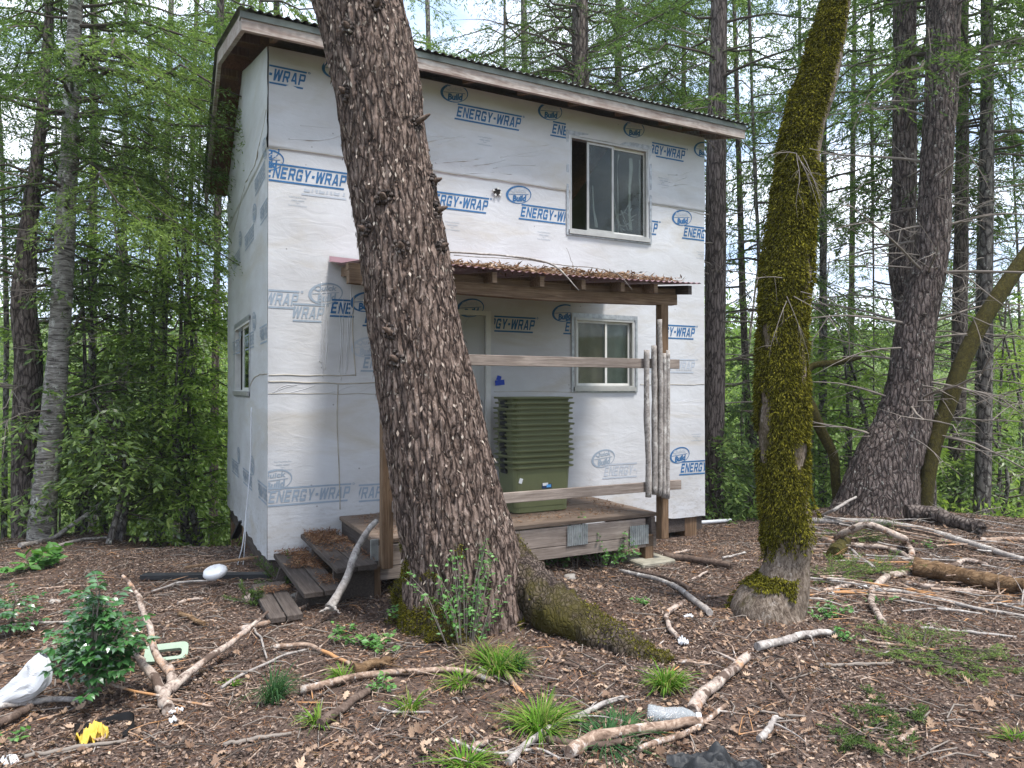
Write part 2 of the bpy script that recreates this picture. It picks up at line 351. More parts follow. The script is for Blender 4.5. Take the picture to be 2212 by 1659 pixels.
# house wrap sheet
m, nt, b = newmat('house_wrap'); M['wrap'] = m
b.inputs['Roughness'].default_value = .5; b.inputs['Specular IOR Level'].default_value = .35
f1 = noise(nt, (1.2, 1.2, 2.4), 1., 6, .6); f2 = noise(nt, (7, 7, 18), 1., 6, .7, loc=(2, 2, 2)); f3 = noise(nt, (.9, 3, .5), 2., 5, .6, dist=1.5)
c = ramp(nt, f1, [(.3, (.43, .42, .42)), (.7, (.56, .565, .585))])
c = mixc(nt, ramp(nt, f2, [(.62, (0, 0, 0)), (.76, (.35, .35, .35))]), c, (.4, .375, .33))
nt.links.new(c, b.inputs['Base Color']); sp = noise(nt, 5.5, 1., kind='voronoi'); c = mixc(nt, ramp(nt, sp, [(.035, (.8, .8, .8)), (.055, (0, 0, 0))]), c, (.2, .19, .19))
sg = noise(nt, (.6, .6, 2.2), 1., 6, .65, loc=(4, 0, 3), dist=.8); c = mixc(nt, ramp(nt, sg, [(.52, (0, 0, 0)), (.72, (.7, .7, .7))]), c, (.42, .375, .31))
sx = N(nt, 'ShaderNodeTexCoord'); sz_ = N(nt, 'ShaderNodeSeparateXYZ'); nt.links.new(sx.outputs['Object'], sz_.inputs[0])
low = ramp(nt, sz_.outputs['Z'], [(.0, (1, 1, 1)), (.75, (0, 0, 0))]); spl = ramp(nt, noise(nt, (9, 9, 22), 1., 7, .75, loc=(7, 7, 7)), [(.5, (0, 0, 0)), (.66, (.75, .75, .75))])
c = mixc(nt, mixc(nt, 1., low, spl, 'MULTIPLY'), c, (.27, .23, .19))
nt.links.new(c, b.inputs['Base Color']); fw = noise(nt, (2.2, 2.2, 5), 1.4, 5, .55, dist=2.5, loc=(1, 8, 3)); bump(nt, b, mixc(nt, .6, f3, fw), .22, .03)
# glass
m, nt, b = newmat('glass'); M['glass'] = m; nt.nodes.remove(b)
gl = N(nt, 'ShaderNodeBsdfGlossy'); gl.inputs['Roughness'].default_value = .03; gl.inputs[0].default_value = (.85, .9, .88, 1)
tr = N(nt, 'ShaderNodeBsdfTransparent'); tr.inputs[0].default_value = (.75, .78, .76, 1)
df = N(nt, 'ShaderNodeBsdfDiffuse'); df.inputs[0].default_value = (.4, .4, .37, 1)
fr = N(nt, 'ShaderNodeFresnel'); fr.inputs[0].default_value = 1.3
a1 = N(nt, 'ShaderNodeMixShader'); a2 = N(nt, 'ShaderNodeMixShader')
nz = ramp(nt, noise(nt, 3., 1., 6, .7), [(.35, (.01, .01, .01)), (.75, (.1, .1, .1))])
nt.links.new(nz, a1.inputs[0]); nt.links.new(tr.outputs[0], a1.inputs[1]); nt.links.new(df.outputs[0], a1.inputs[2])
nt.links.new(fr.outputs[0], a2.inputs[0]); nt.links.new(a1.outputs[0], a2.inputs[1]); nt.links.new(gl.outputs[0], a2.inputs[2])
nt.links.new(a2.outputs[0], nt.nodes['Material Output'].inputs[0])
m, nt, b = newmat('clear_plastic'); M['clear'] = m
b.inputs['Base Color'].default_value = (.8, .84, .86, 1); b.inputs['Roughness'].default_value = .15; b.inputs['Transmission Weight'].default_value = .75; b.inputs['IOR'].default_value = 1.15
# ground
m, nt, b = newmat('forest_floor'); M['ground'] = m; b.inputs['Roughness'].default_value = .95; b.inputs['Specular IOR Level'].default_value = .1
f = noise(nt, 9., 1., 9, .75); f2 = noise(nt, .55, 1., 5, .6); f3 = noise(nt, 60., 1., 4, .7)
c = ramp(nt, f, [(.3, (.04, .03, .026)), (.5, (.12, .085, .07)), (.68, (.215, .157, .127))])
c2 = ramp(nt, f3, [(.45, (.02, .013, .01)), (.6, (.12, .078, .055)), (.72, (.28, .19, .13))])
c = mixc(nt, ramp(nt, f2, [(.35, (.25, .25, .25)), (.7, (.65, .65, .65))]), c, c2)
# beyond the clearing the slope is covered in low greenery
tcg = N(nt, 'ShaderNodeTexCoord'); ln = N(nt, 'ShaderNodeVectorMath', operation='LENGTH'); nt.links.new(tcg.outputs['Object'], ln.inputs[0])
mr = N(nt, 'ShaderNodeMapRange'); mr.inputs[1].default_value = 10.; mr.inputs[2].default_value = 14.; nt.links.new(ln.outputs['Value'], mr.inputs[0])
gc = ramp(nt, noise(nt, 2., 1., 6, .7), [(.35, (.04, .055, .02)), (.5, (.09, .13, .035)), (.7, (.16, .2, .06))])
c = mixc(nt, mr.outputs[0], c, gc)
nt.links.new(c, b.inputs['Base Color']); bump(nt, b, f3, .8, .02)

# ------------------------------------------------------------------ ground sheet
tt = np.linspace(-1, 1, 560); bb = math.asinh(60)
gx = 3.6*np.sinh(bb*tt); gy = 5+3.6*np.sinh(bb*tt)
XX, YY = np.meshgrid(gx, gy); ZZ = g(XX, YY); k = len(tt)
nearm = 1-sst(9, 13, np.hypot(XX, YY-3))
ZZ = ZZ + nearm*.012*fbm(np.stack([XX, YY, XX*0], -1)*22, 3, 31)
i = np.arange(k-1)[:, None]*k; j = np.arange(k-1)[None]
mb = MB(); mb.add(np.stack([XX, YY, ZZ], -1).reshape(-1, 3), np.stack([i+j, i+j+1, i+k+j+1, i+k+j], -1).reshape(-1, 4), 0, True)
tag(mb.build('ground', M['ground']), 'dark forest floor of soil and litter falling away behind the cabin', 'ground', kind='structure')

# ------------------------------------------------------------------ cabin
CA = math.atan2(.4556, .890); CO = np.array([-2.233, 6.5, 0.])
U = np.array([math.cos(CA), math.sin(CA), 0]); BK = np.array([-math.sin(CA), math.cos(CA), 0])
def loc2w(u, y, z): return CO+U*u+BK*y+np.array([0, 0, z])
def ray_local(px, py):
    d = np.array([(px-CX)/FPX, 1, -(py-HY)/FPX]); o = np.array([0, 0, EYE])-CO
    return np.array([o@U, o@BK, o[2]]), np.array([d@U, d@BK, d[2]])
def W(px, py, y=0.):
    o, d = ray_local(px, py); t = (y-o[1])/d[1]; p = o+d*t; return p[0], p[2]
def S(px, py, x=0.):
    o, d = ray_local(px, py); t = (x-o[0])/d[0]; p = o+d*t; return p[1], p[2]
WID, DEP, ZB, TH = 5.21, 3.68, .03, .12
RW, RZ, FZ, BZ = 1.95, EYE+3.72, EYE+3.06, EYE+2.60     # ridge, front eave, back eave (roof underside-ish)
F0, B1 = -.40, 4.05
def roofz(y):
    y = np.asarray(y, float); return np.where(y < RW, FZ+(RZ-FZ)*(y-F0)/(RW-F0), RZ+(BZ-RZ)*(y-RW)/(B1-RW))
cab = empty('cabin', CO.tolist(), CA, 'two storey cabin wrapped in white printed house wrap, behind the leaning trunk', 'cabin')
UPW = (*W(1231, 291), *W(1399, 524)); LOW = (*W(1242, 686), *W(1368, 849)); SID = (*S(509, 700), *S(540, 848))
def rect(u0, z1, u1, z0): return (min(u0, u1), max(u0, u1), min(z0, z1), max(z0, z1))
up0, up1, upz0, upz1 = rect(W(1231, 291)[0], W(1231, 291)[1], W(1399, 524)[0], W(1231, 498)[1])
lo0, lo1, loz0, loz1 = rect(W(1242, 686)[0], W(1242, 686)[1], W(1368, 849)[0], W(1242, 838)[1])
si0, si1, siz0, siz1 = rect(S(509, 712)[0], S(540, 690)[1], S(540, 700)[0], S(540, 848)[1])
do0, do1, doz0, doz1 = W(1058, 700)[0]-.9, W(1058, 700)[0], .41, .41+2.03
print('win', up0, up1, upz0, upz1, 'low', lo0, lo1, loz0, loz1, 'side', si0, si1, siz0, siz1, 'door', do0, do1)
SEAM1 = W(760, 344)[1]; SEAM2 = W(760, 828)[1]
def disp(u, z, s=0):
    p = np.stack([np.asarray(u, float)*1.1, np.asarray(z, float)*2.6, np.asarray(u)*0.+s*5], -1)
    d = .006*fbm(p, 3, 3+s)
    # diagonal tension creases in the upper sheet
    q = np.stack([(np.asarray(u)*.35-np.asarray(z)*1.0)*5, (np.asarray(u))*.8, np.asarray(u)*0.+s], -1)
    d = d + .007*sst(SEAM1-.15, SEAM1+.2, z)*np.abs(vn(q, 8+s))
    d = d + .012*sst(SEAM1-.05, SEAM1+.1, z)*sst(SEAM1+.9, SEAM1+.3, z)*np.abs(1-2*np.abs(vn(np.stack([(np.asarray(u)*.22+np.asarray(z))*9, np.asarray(u)*.5, np.asarray(u)*0.+s+3], -1), 18+s)))**3
    return d + .006*(np.asarray(z) > SEAM1)
def sheet(name, umin, umax, zf, holes, s, tow, jag=.0):
    us = np.unique(np.round(np.concatenate([np.arange(umin, umax, .045), [umax]]+[[h[0], h[1]] for h in holes]), 4))
    nz = 130; mb = MB()
    zc = [h[2] for h in holes]+[h[3] for h in holes]+[SEAM1-.001, SEAM1+.001]
    base = np.unique(np.round(np.concatenate([np.linspace(ZB, FZ-.35, 84), zc]), 4))
    A, Bz = np.meshgrid(us, base)
    top = zf(us); A2 = np.concatenate([A, np.repeat(us[None], 8, 0)]);
    tz = base[-1]+(top-base[-1])[None]*np.linspace(0, 1, 9)[1:, None]
    Z2 = np.concatenate([Bz, tz]); D = disp(A2, Z2, s)
    # loosened, ragged lower hem
    hem = np.exp(-(Z2-ZB)/.12); D = D+hem*.025*np.abs(fbm(np.stack([A2*5, Z2*2, A2*0+s], -1), 3, 2)); 
    Z3 = Z2-(Z2 <= ZB+1e-6)*(.022*vn(np.stack([A2*7, A2*0, A2*0+s], -1), 6)-.02)
    rows, cols = A2.shape
    i = np.arange(rows-1)[:, None]; j = np.arange(cols-1)[None]
    uc = (A2[:-1, :-1]+A2[1:, 1:])/2; zcn = (Z2[:-1, :-1]+Z2[1:, 1:])/2; keep = np.ones_like(uc, bool)
    for h in holes: keep &= ~((uc > h[0]) & (uc < h[1]) & (zcn > h[2]) & (zcn < h[3]))
    idx = i*cols+j; Fq = np.stack([idx, idx+1, idx+cols+1, idx+cols], -1)[keep]
    mb.add(tow(A2, D, Z3).reshape(-1, 3), Fq, 0, True)
    return mb
tf = lambda u, d, z: np.stack([u, -d-.004, z], -1)
ts = lambda y, d, z: np.stack([-d-.004, y, z], -1)
fh = [(up0, up1, upz0, upz1), (lo0, lo1, loz0, loz1), (do0, do1, doz0, doz1)]
mb = sheet('wall', -.003, WID, lambda u: u*0+roofz(0)-.03, fh, 0, tf)
def framed(mb, a0, a1, holes, y0, y1, tow_box, zt):
    # solid wall around openings
    xs = sorted({a0, a1, *[h[0] for h in holes], *[h[1] for h in holes]})
    for x0, x1 in zip(xs[:-1], xs[1:]):
        cuts = [ZB+.03]
        for h in holes:
            if h[0] <= (x0+x1)/2 <= h[1]: cuts += [h[2], h[3]]
        cuts = sorted(cuts)+[zt]
        for q in range(0, len(cuts)-1, 2): tow_box(x0, x1, cuts[q], cuts[q+1])
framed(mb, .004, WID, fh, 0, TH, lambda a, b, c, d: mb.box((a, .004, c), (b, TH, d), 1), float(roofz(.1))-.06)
wallF = mb.build('wall', [M['wrap'], M['room']], cab)
sh = [(si0, si1, siz0, siz1)]
mb = sheet('wall', -.003, DEP, lambda y: roofz(y)-.03, sh, 1, ts)
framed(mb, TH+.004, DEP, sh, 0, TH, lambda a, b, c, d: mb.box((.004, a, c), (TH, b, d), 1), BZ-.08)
wallS = mb.build('wall', [M['wrap'], M['room']], cab); tag(wallS, 'side wall with pale stains and a torn seam')
mb = MB(); mb.box((WID-TH, TH+.003, ZB), (WID, DEP, BZ-.08), 0); mb.build('wall', [M['wrap']], cab)
mb = MB(); mb.box((TH, DEP-TH, ZB), (WID-TH-.003, DEP-.003, BZ-.08), 0); mb.build('wall', [M['wrap']], cab)
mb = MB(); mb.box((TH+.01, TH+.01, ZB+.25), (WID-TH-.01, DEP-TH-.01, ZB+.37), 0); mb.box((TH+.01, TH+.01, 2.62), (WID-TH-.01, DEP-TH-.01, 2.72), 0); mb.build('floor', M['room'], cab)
# gable infill above the back walls
zz = [(TH, BZ-.08), (DEP, BZ-.08), (DEP, float(roofz(DEP))-.03), (RW, RZ-.03), (TH, float(roofz(TH))-.03)]
for x in (.03, WID-.01):
    V = [(x, y, z) for y, z in zz]; mb = MB(); mb.add(V, np.array([[0, 1, 2, 3, 4]]), 0); mb.build('gable', M['wrap'], cab)
# --- printed marks
def text_mesh(body, bold=.02, shear=.0, hollow=False):
    cu = bpy.data.curves.new('t', 'FONT'); cu.body = body; cu.offset = bold; cu.shear = shear; cu.resolution_u = 3
    if hollow: cu.fill_mode = 'NONE' if False else 'BOTH'
    o = bpy.data.objects.new('t', cu); C.objects.link(o)
    dg = bpy.context.evaluated_depsgraph_get(); me = bpy.data.meshes.new_from_object(o.evaluated_get(dg))
    V = np.array([v.co[:] for v in me.vertices]); F = [list(p.vertices) for p in me.polygons]
    bpy.data.objects.remove(o); bpy.data.curves.remove(cu); bpy.data.meshes.remove(me)
    V[:, 0] -= V[:, 0].min(); V[:, 1] -= V[:, 1].min(); V[:, 0] /= V[:, 0].max(); V[:, 1] /= V[:, 1].max()
    return V[:, :2], F
GL = {'E': [[(0, 0), (.26, 0), (.26, 1), (0, 1)], [(.26, .8), (.9, .8), (.9, 1), (.26, 1)], [(.26, .41), (.8, .41), (.8, .6), (.26, .6)], [(.26, 0), (.9, 0), (.9, .2), (.26, .2)]],
 'N': [[(0, 0), (.24, 0), (.24, 1), (0, 1)], [(.76, 0), (1, 0), (1, 1), (.76, 1)], [(.24, 1), (.24, .68), (.76, 0), (.76, .32)]],
 'R': [[(0, 0), (.25, 0), (.25, 1), (0, 1)], [(.25, .82), (.72, .82), (.86, 1), (.25, 1)], [(.72, .82), (.72, .56), (.96, .48), (.96, .86), (.86, 1)], [(.25, .38), (.86, .38), (.96, .48), (.72, .56), (.25, .56)], [(.46, .38), (.74, 0), (1, 0), (.78, .38)]],
 'G': [[(0, .14), (.25, .22), (.25, .78), (0, .86)], [(0, .86), (.25, .78), (.95, .8), (.84, 1), (.16, 1)], [(.0, .14), (.16, 0), (.95, 0), (.95, .2), (.25, .22)], [(.72, .2), (.95, .2), (.95, .54), (.72, .54)], [(.5, .36), (.72, .36), (.72, .54), (.5, .54)], [(.72, .8), (.72, .68), (.95, .68), (.95, .8)]],
 'Y': [[(0, 1), (.36, .38), (.5, .6), (.28, 1)], [(.72, 1), (.5, .6), (.64, .38), (1, 1)], [(.36, .38), (.36, 0), (.64, 0), (.64, .38), (.5, .6)]],
 '-': [[(.1, .38), (.8, .38), (.8, .6), (.1, .6)]],
 'W': [[(0, 1), (.1, 0), (.34, 0), (.22, 1)], [(.1, 0), (.34, 0), (.52, .62), (.46, 1)], [(.46, 1), (.52, .62), (.62, 0), (.86, 0), (.6, 1)], [(.62, 0), (.86, 0), (1.06, 1), (.84, 1)]],
 'A': [[(0, 0), (.25, 0), (.58, 1), (.36, 1)], [(.42, 1), (.72, 0), (.98, 0), (.66, 1)], [(.25, .2), (.72, .2), (.68, .37), (.28, .37)]],
 'P': [[(0, 0), (.25, 0), (.25, 1), (0, 1)], [(.25, .82), (.72, .82), (.86, 1), (.25, 1)], [(.72, .82), (.72, .54), (.96, .46), (.96, .86), (.86, 1)], [(.25, .36), (.86, .36), (.96, .46), (.72, .54), (.25, .54)]]}
def block_word(word):
    V = []; F = []; x = 0
    for ch in word:
        w_ = {'W': 1.25, '-': .62, 'A': 1.05}.get(ch, 1.)
        for pl in GL[ch]:
            F.append(list(range(len(V), len(V)+len(pl)))); V += [(x+w_*px_*.92+.34*py_, py_) for px_, py_ in pl]
        x += w_*1.08
    V = np.array(V); V[:, 0] -= V[:, 0].min(); V[:, 0] /= V[:, 0].max(); return V, F
TXT = block_word('ENERGY-WRAP'); BLD = text_mesh('Build', .05, .12); QCK = text_mesh('Quick', .03, .15); SM = text_mesh('House Wrap Building Paper', .0, 0); SM2 = text_mesh('Type I', 0., 0)
SM3 = text_mesh('weather resistant', .0, 0)
class Print:
    def __init__(s): s.bm = bmesh.new(); s.k = 0
    def poly(s, pts, mi, clip):
        b = bmesh.new(); vs = [b.verts.new((x, 0, z)) for x, z in pts]
        s.merge(b, [vs], mi, clip)
    def shape(s, VF, box, mi, clip, slant=0., curve=0.):
        V, F = VF; x0, z0, w_, h_ = box; b = bmesh.new()
        vs = [b.verts.new((x0+w_*x+slant*h_*0, 0, z0+h_*z+slant*w_*x+curve*h_*4*(x-.5)**2)) for x, z in V]
        s.merge(b, [[vs[i] for i in f] for f in F], mi, clip)
    def merge(s, b, faces, mi, clip):
        for f in faces:
            try: b.faces.new(f)
            except ValueError: pass
        s.k += 1
        for v in b.verts: v.co.y = 0
        x0, x1, z0, z1 = clip
        for c_, n_ in (((x0, 0, 0), (-1, 0, 0)), ((x1, 0, 0), (1, 0, 0)), ((0, 0, z0), (0, 0, -1)), ((0, 0, z1), (0, 0, 1))):
            bmesh.ops.bisect_plane(b, geom=b.verts[:]+b.edges[:]+b.faces[:], plane_co=c_, plane_no=n_, clear_outer=True)
        me = bpy.data.meshes.new('t'); b.to_mesh(me); b.free()
        for p in me.polygons: p.material_index = mi
        n0 = len(s.bm.verts); s.bm.from_mesh(me); bpy.data.meshes.remove(me)
    def wordmark(s, u, z, mi, clip, k=1.):
        # u,z: lower left of the word; word .787 wide with two bars
        s.shape(TXT, (u+.022*k, z+.033*k, .757*k, .110*k), mi, clip)
        t = .017*k
        s.poly([(u, z), (u+.75*k, z), (u+.754*k, z+t), (u+.003*k, z+t)], mi, clip)
        s.poly([(u+.035*k, z+.172*k-t), (u+.785*k, z+.172*k-t), (u+.789*k, z+.172*k), (u+.038*k, z+.172*k)], mi, clip)
        s.ring(u+.81*k, z+.165*k, .011*k, .011*k, .5, mi, clip, 0)
    def ring(s, cx, cz, a, b_, t, mi, clip, tilt=.12, n=40, a0=0., a1=1.):
        for q in range(n):
            f0, f1 = (q/n)*2*PI, ((q+1)/n)*2*PI
            th0 = t*(1+.55*math.cos(f0-2.6)) if t < .3 else t; th1 = t*(1+.55*math.cos(f1-2.6)) if t < .3 else t
            pt = lambda f, r: (cx+a*r*math.cos(f), cz+b_*r*math.sin(f)+tilt*a*r*math.cos(f))
            s.poly([pt(f0, 1), pt(f1, 1), pt(f1, 1-th1), pt(f0, 1-th0)], mi, clip)
    def oval(s, cx, cz, mi, clip, k=1.):
        s.ring(cx, cz, .155*k, .098*k, .13, mi, clip)
        s.shape(QCK, (cx-.1*k, cz+.01*k, .2*k, .055*k), 2 if mi == 0 else mi, clip, .06)
        s.shape(BLD, (cx-.075*k, cz-.085*k, .17*k, .07*k), mi, clip, .13)
        s.poly([(cx-.12*k, cz-.012*k), (cx+.12*k, cz+.012*k), (cx+.12*k, cz+.018*k), (cx-.12*k, cz-.006*k)], mi, clip)
    def logo(s, u, z, mi, clip, k=1.):
        s.wordmark(u, z, mi, clip, k); s.oval(u+.0*k, z+.27*k, mi, clip, k)
    def fine(s, u, z, clip, k=1.):
        for q, (sh_, w_) in enumerate(((SM, .16), (SM3, .12), (SM2, .04), (SM, .17))): s.shape(sh_, (u+(.17-w_)/2*k, z-.026*q*k, w_*k, .017*k), 1, clip)
    def build(s, name, side, sidx, off=.003):
        bmesh.ops.triangulate(s.bm, faces=s.bm.faces[:])
        me = bpy.data.meshes.new(name); 
        for v in s.bm.verts:
            d = float(disp(v.co.x, v.co.z, sidx))+.004+off
            if side: v.co = (-d, v.co.x, v.co.z)
            else: v.co.y = -d
        s.bm.to_mesh(me); s.bm.free()
        for q in ('ink', 'ink_fade', 'ink_pale'): me.materials.append(M[q])
        o = bpy.data.objects.new(name, me); C.objects.link(o); return o
ALL = (0.001, WID-.004, ZB, float(roofz(0))-.04)
def lessdoor(c): return c
pr = Print()
def put(px, py, mi=0, clip=ALL, what='logo', k=1.):
    u, z = W(px, py); getattr(pr, what)(u, z, mi, clip, k) if what != 'fine' else pr.fine(u, z, clip, k)
PER = 1.36
u0 = W(980, 257)[0]; zt = W(980, 257)[1]
kf = lambda a, b, c_, d: (max(a, .001), min(b, WID-.004), c_, d)
# top row (left edge shows only the second half of the word)
top = (0.001, up0-.06, SEAM1, ALL[3]); topR = (up1+.06, WID-.004, SEAM1, ALL[3])
pr.logo(u0, zt, 0, top); pr.logo(u0-1.0-.2, zt, 0, top)
uL = W(658, 189)[0]-.775; pr.wordmark(uL, W(658, 194)[1], 0, top)
u1 = W(1187, 290)[0]; pr.logo(u1, W(1187, 293)[1], 0, top); pr.oval(W(1368, 279)[0], W(1368, 279)[1], 0, (up0, WID, SEAM1, ALL[3]))
u2 = W(1477, 347)[0]; pr.wordmark(u2-.76, W(1477, 350)[1], 0, topR); pr.oval(W(1516, 327)[0]+.02, W(1516, 322)[1], 0, topR)
for x, y in ((1030, 296), (1420, 385)): put(x, y, 0, ALL, 'fine')
# middle row under the seam
mid = (0.001, up0-.06, 2.0, SEAM1-.004); midR = (up1+.06, WID-.004, 2.0, SEAM1-.004)
uM = W(745, 409)[0]-.765; pr.logo(uM, W(745, 411)[1], 0, mid); pr.oval(W(577, 340)[0]-.01, W(577, 345)[1], 0, mid)
pr.wordmark(W(1052, 462)[0]-.765, W(1052, 462)[1], 0, mid)
pr.wordmark(W(1120, 473)[0], W(1120, 473)[1], 0, mid); pr.oval(W(1120, 420)[0], W(1120, 420)[1], 0, mid)
pr.wordmark(W(1419, 508)[0]-.765, W(1419, 508)[1], 0, midR); pr.oval(W(1473, 470)[0], W(1473, 470)[1], 0, midR); pr.wordmark(W(1473, 515)[0], W(1473, 515)[1], 0, midR)
for x, y in ((622, 426), (960, 480), (1160, 502), (1504, 545)): put(x, y, 0, ALL, 'fine')
pr.wordmark(W(650, 418)[0], W(650, 418)[1]-.01, 2, (W(650, 418)[0], W(747, 400)[0], 2.0, W(650, 401)[1]-.02))
# lower storey
lowc = (0.001, WID, ZB, 3)
pr.wordmark(W(616, 672)[0]-.66, W(616, 667)[1], 1, lowc); pr.wordmark(W(697, 697)[0]-.765, W(697, 697)[1], 1, (W(632, 690)[0], WID, 0, 3))
pr.oval(W(703, 634)[0], W(703, 634)[1], 1, lowc, 1.05); pr.wordmark(W(708, 684)[0], W(708, 684)[1], 0, (W(712, 680)[0], W(764, 680)[0], 0, 3))
pr.oval(W(790, 652)[0], W(790, 652)[1], 0, lowc); pr.wordmark(W(782, 705)[0], W(782, 705)[1], 0, lowc)
pr.oval(W(792, 750)[0], W(792, 750)[1], 2, lowc); pr.wordmark(W(778, 803)[0], W(778, 803)[1], 1, lowc)
c2 = (do1+.05, lo0-.06, ZB, 3)
pr.wordmark(W(1153, 720)[0]-.765, W(1153, 720)[1], 0, c2); pr.oval(W(1016, 665)[0], W(1016, 665)[1], 0, lowc)
pr.oval(W(1218, 677)[0], W(1218, 676)[1], 0, c2); pr.wordmark(W(1216, 724)[0], W(1216, 722)[1], 0, c2)
pr.wordmark(W(1499, 735)[0]-.765, W(1499, 734)[1], 0, (W(1430, 700)[0], WID-.004, 0, 3)); pr.wordmark(W(1499, 806)[0]-.765, W(1499, 806)[1], 2, (lo1+.05, WID-.004, 0, 3))
pr.oval(W(1302, 990)[0], W(1302, 990)[1], 1, lowc, 1.05); pr.wordmark(W(1300, 1035)[0], W(1300, 1035)[1], 2, (0, W(1375, 1000)[0], 0, 3))
pr.oval(W(1467, 983)[0], W(1467, 983)[1], 0, lowc); pr.wordmark(W(1466, 1027)[0], W(1466, 1027)[1], 0, (0, WID-.004, 0, 3))
pr.oval(W(592, 1038)[0], W(592, 1038)[1], 1, lowc, 1.05)
pr.wordmark(W(574, 1095)[0], W(574, 1095)[1], 1, (0.001, .84, 0, 3)); pr.wordmark(W(825, 1080)[0]-.775, W(825, 1081)[1], 1, (.84, WID, 0, 3))
for x, y in ((1425, 760), (1492, 940), (590, 1000), (1115, 895)): put(x, y, 0, ALL, 'fine')
lf = pr.build('lettering', False, 0); lf.parent = wallF
pr = Print(); sc_ = (0.02, DEP-.05, ZB, 5)
for w_ in (-.28, .95, 2.2):
    pr.logo(w_, 3.2-.15*w_*.2, 1, sc_); pr.logo(w_, 2.05, 1, (sc_[0], sc_[1], 0, 5)); pr.logo(w_+.1, .55, 1, sc_)
pr.logo(.15, 3.6, 1, (.05, 1.9, 0, 5))
lsd = pr.build('lettering', True, 1); lsd.parent = wallS
# mask lettering off the side window
# --- seams and wrinkles of the wrap
def seam(pts, r, parent=wallF, name='seam', s=0, side=False, mi='seam'):
    pts = np.array(pts, float); Q, _ = resample(pts, np.full(len(pts), r), 60)
    Q[:, 1] += .008*vn(np.stack([Q[:, 0]*6, Q[:, 1]*6, Q[:, 0]*0], -1), 4)
    d = disp(Q[:, 0], Q[:, 1], s)+.003
    P3 = np.stack([-d, Q[:, 0], Q[:, 1]], -1) if side else np.stack([Q[:, 0], -d, Q[:, 1]], -1)
    m_ = MB(); m_.tube(P3, r, 5); return m_.build(name, M[mi], parent)
seam([(0, SEAM1), (2, SEAM1+.01), (up0-.05, SEAM1)], .005); seam([(up1+.05, SEAM1), (WID, SEAM1-.03)], .005)
seam([(0, SEAM2+.01), (.6, SEAM2), (1.25, SEAM2)], .008); seam([(do1+.05, SEAM2-.08), (lo0, SEAM2-.09)], .004); seam([(lo1+.1, SEAM2+.0), (WID, SEAM2)], .006)
seam([W(580, 810), W(650, 812), W(767, 810)], .007); seam([W(764, 640), W(761, 700), W(768, 812)], .007)
seam([W(730, 830), W(728, 900), W(732, 1000), W(735, 1100)], .007); seam([(1.95, 2.3), (2.1, 2.5)], .002)
SD = []
seam([S(577, 235), S(560, 330), S(530, 400), S(505, 500)], .006, wallS, 'seam', 1, True); seam([S(578, 808), S(548, 820), S(541, 835)], .008, wallS, 'seam', 1, True)
rgs = np.random.default_rng(17)
for q in range(26):
    u_ = rgs.uniform(.1, 5.); zz_ = SEAM1+rgs.uniform(.06, .5); ln = rgs.uniform(.3, .9)
    if up0-.15 < u_+ln and u_ < up1+.1: continue
    seam([(u_, zz_-.1*ln), (u_+ln*.5, zz_+rgs.uniform(-.03, .03)), (min(u_+ln, WID-.02), zz_+rgs.uniform(.02, .25)*ln)], rgs.uniform(.003, .006), wallF, 'crease', 0, False, 'wrap')
for q in range(9):
    u_ = W(rgs.uniform(690, 762), 700)[0]; seam([(u_, SEAM2+rgs.uniform(.03, .2)), (u_+.02, SEAM2+.5), (u_+rgs.uniform(-.03, .05), SEAM2+rgs.uniform(.65, 1.))], .005, wallF, 'crease', 0, False, 'wrap')
for q in range(7):
    u_ = rgs.uniform(0, .9); seam([(u_, SEAM2-.09), (u_+.1, SEAM2-.05+rgs.uniform(-.02, .02)), (u_+.22, SEAM2-.02)], .004, wallF, 'crease', 0, False, 'wrap')
seam([(0, SEAM2-.1), (.6, SEAM2-.1), (1.25, SEAM2-.11)], .005)
# loose patch of wrap over the corner
pu = np.linspace(.0, W(764, 640)[0], 16); pz = np.linspace(SEAM2+.02, W(640, 600)[1], 40); A, Bq = np.meshgrid(pu, pz)
cut = np.minimum(A, W(768, 700)[0]-.25*sst(W(700, 690)[1], W(700, 560)[1], Bq))
Dp = disp(cut, Bq, 0)+.009+.012*np.abs(vn(np.stack([cut*14, Bq*1.4, A*0], -1), 2))*sst(.3, 1, cut)
i = np.arange(39)[:, None]*16; j = np.arange(15)[None]
# cardboard-like hole in the upper wrap
mb = MB(); u_, z_ = W(1072, 415); th = np.linspace(0, 2*PI, 10)[:-1]
mb.add([(u_+.045*math.cos(a)*(1+.3*math.sin(3*a)), -.018, z_+.04*math.sin(a)) for a in th], np.array([list(range(9))]), 0)
for a in th[::2]: mb.box((u_+.045*math.cos(a)-.012, -.03, z_+.04*math.sin(a)-.01), (u_+.045*math.cos(a)+.012, -.02, z_+.04*math.sin(a)+.01), 1, Matrix.Rotation(a, 4, 'Y'))
mb.build('torn_hole', [M['dark'], M['vinyl']], wallF)
# blue tape scraps by the door
mb = MB(); u_, z_ = W(1072, 822)
mb.box((u_, -.016, z_), (u_+.05, -.012, z_+.05), 0, Matrix.Rotation(.3, 4, 'Y')); mb.box((u_-.02, -.016, z_-.05), (u_+.09, -.0122, z_+.005), 0, Matrix.Rotation(-.1, 4, 'Y')); mb.build('tape_scrap', M['blue_tape'], wallF)
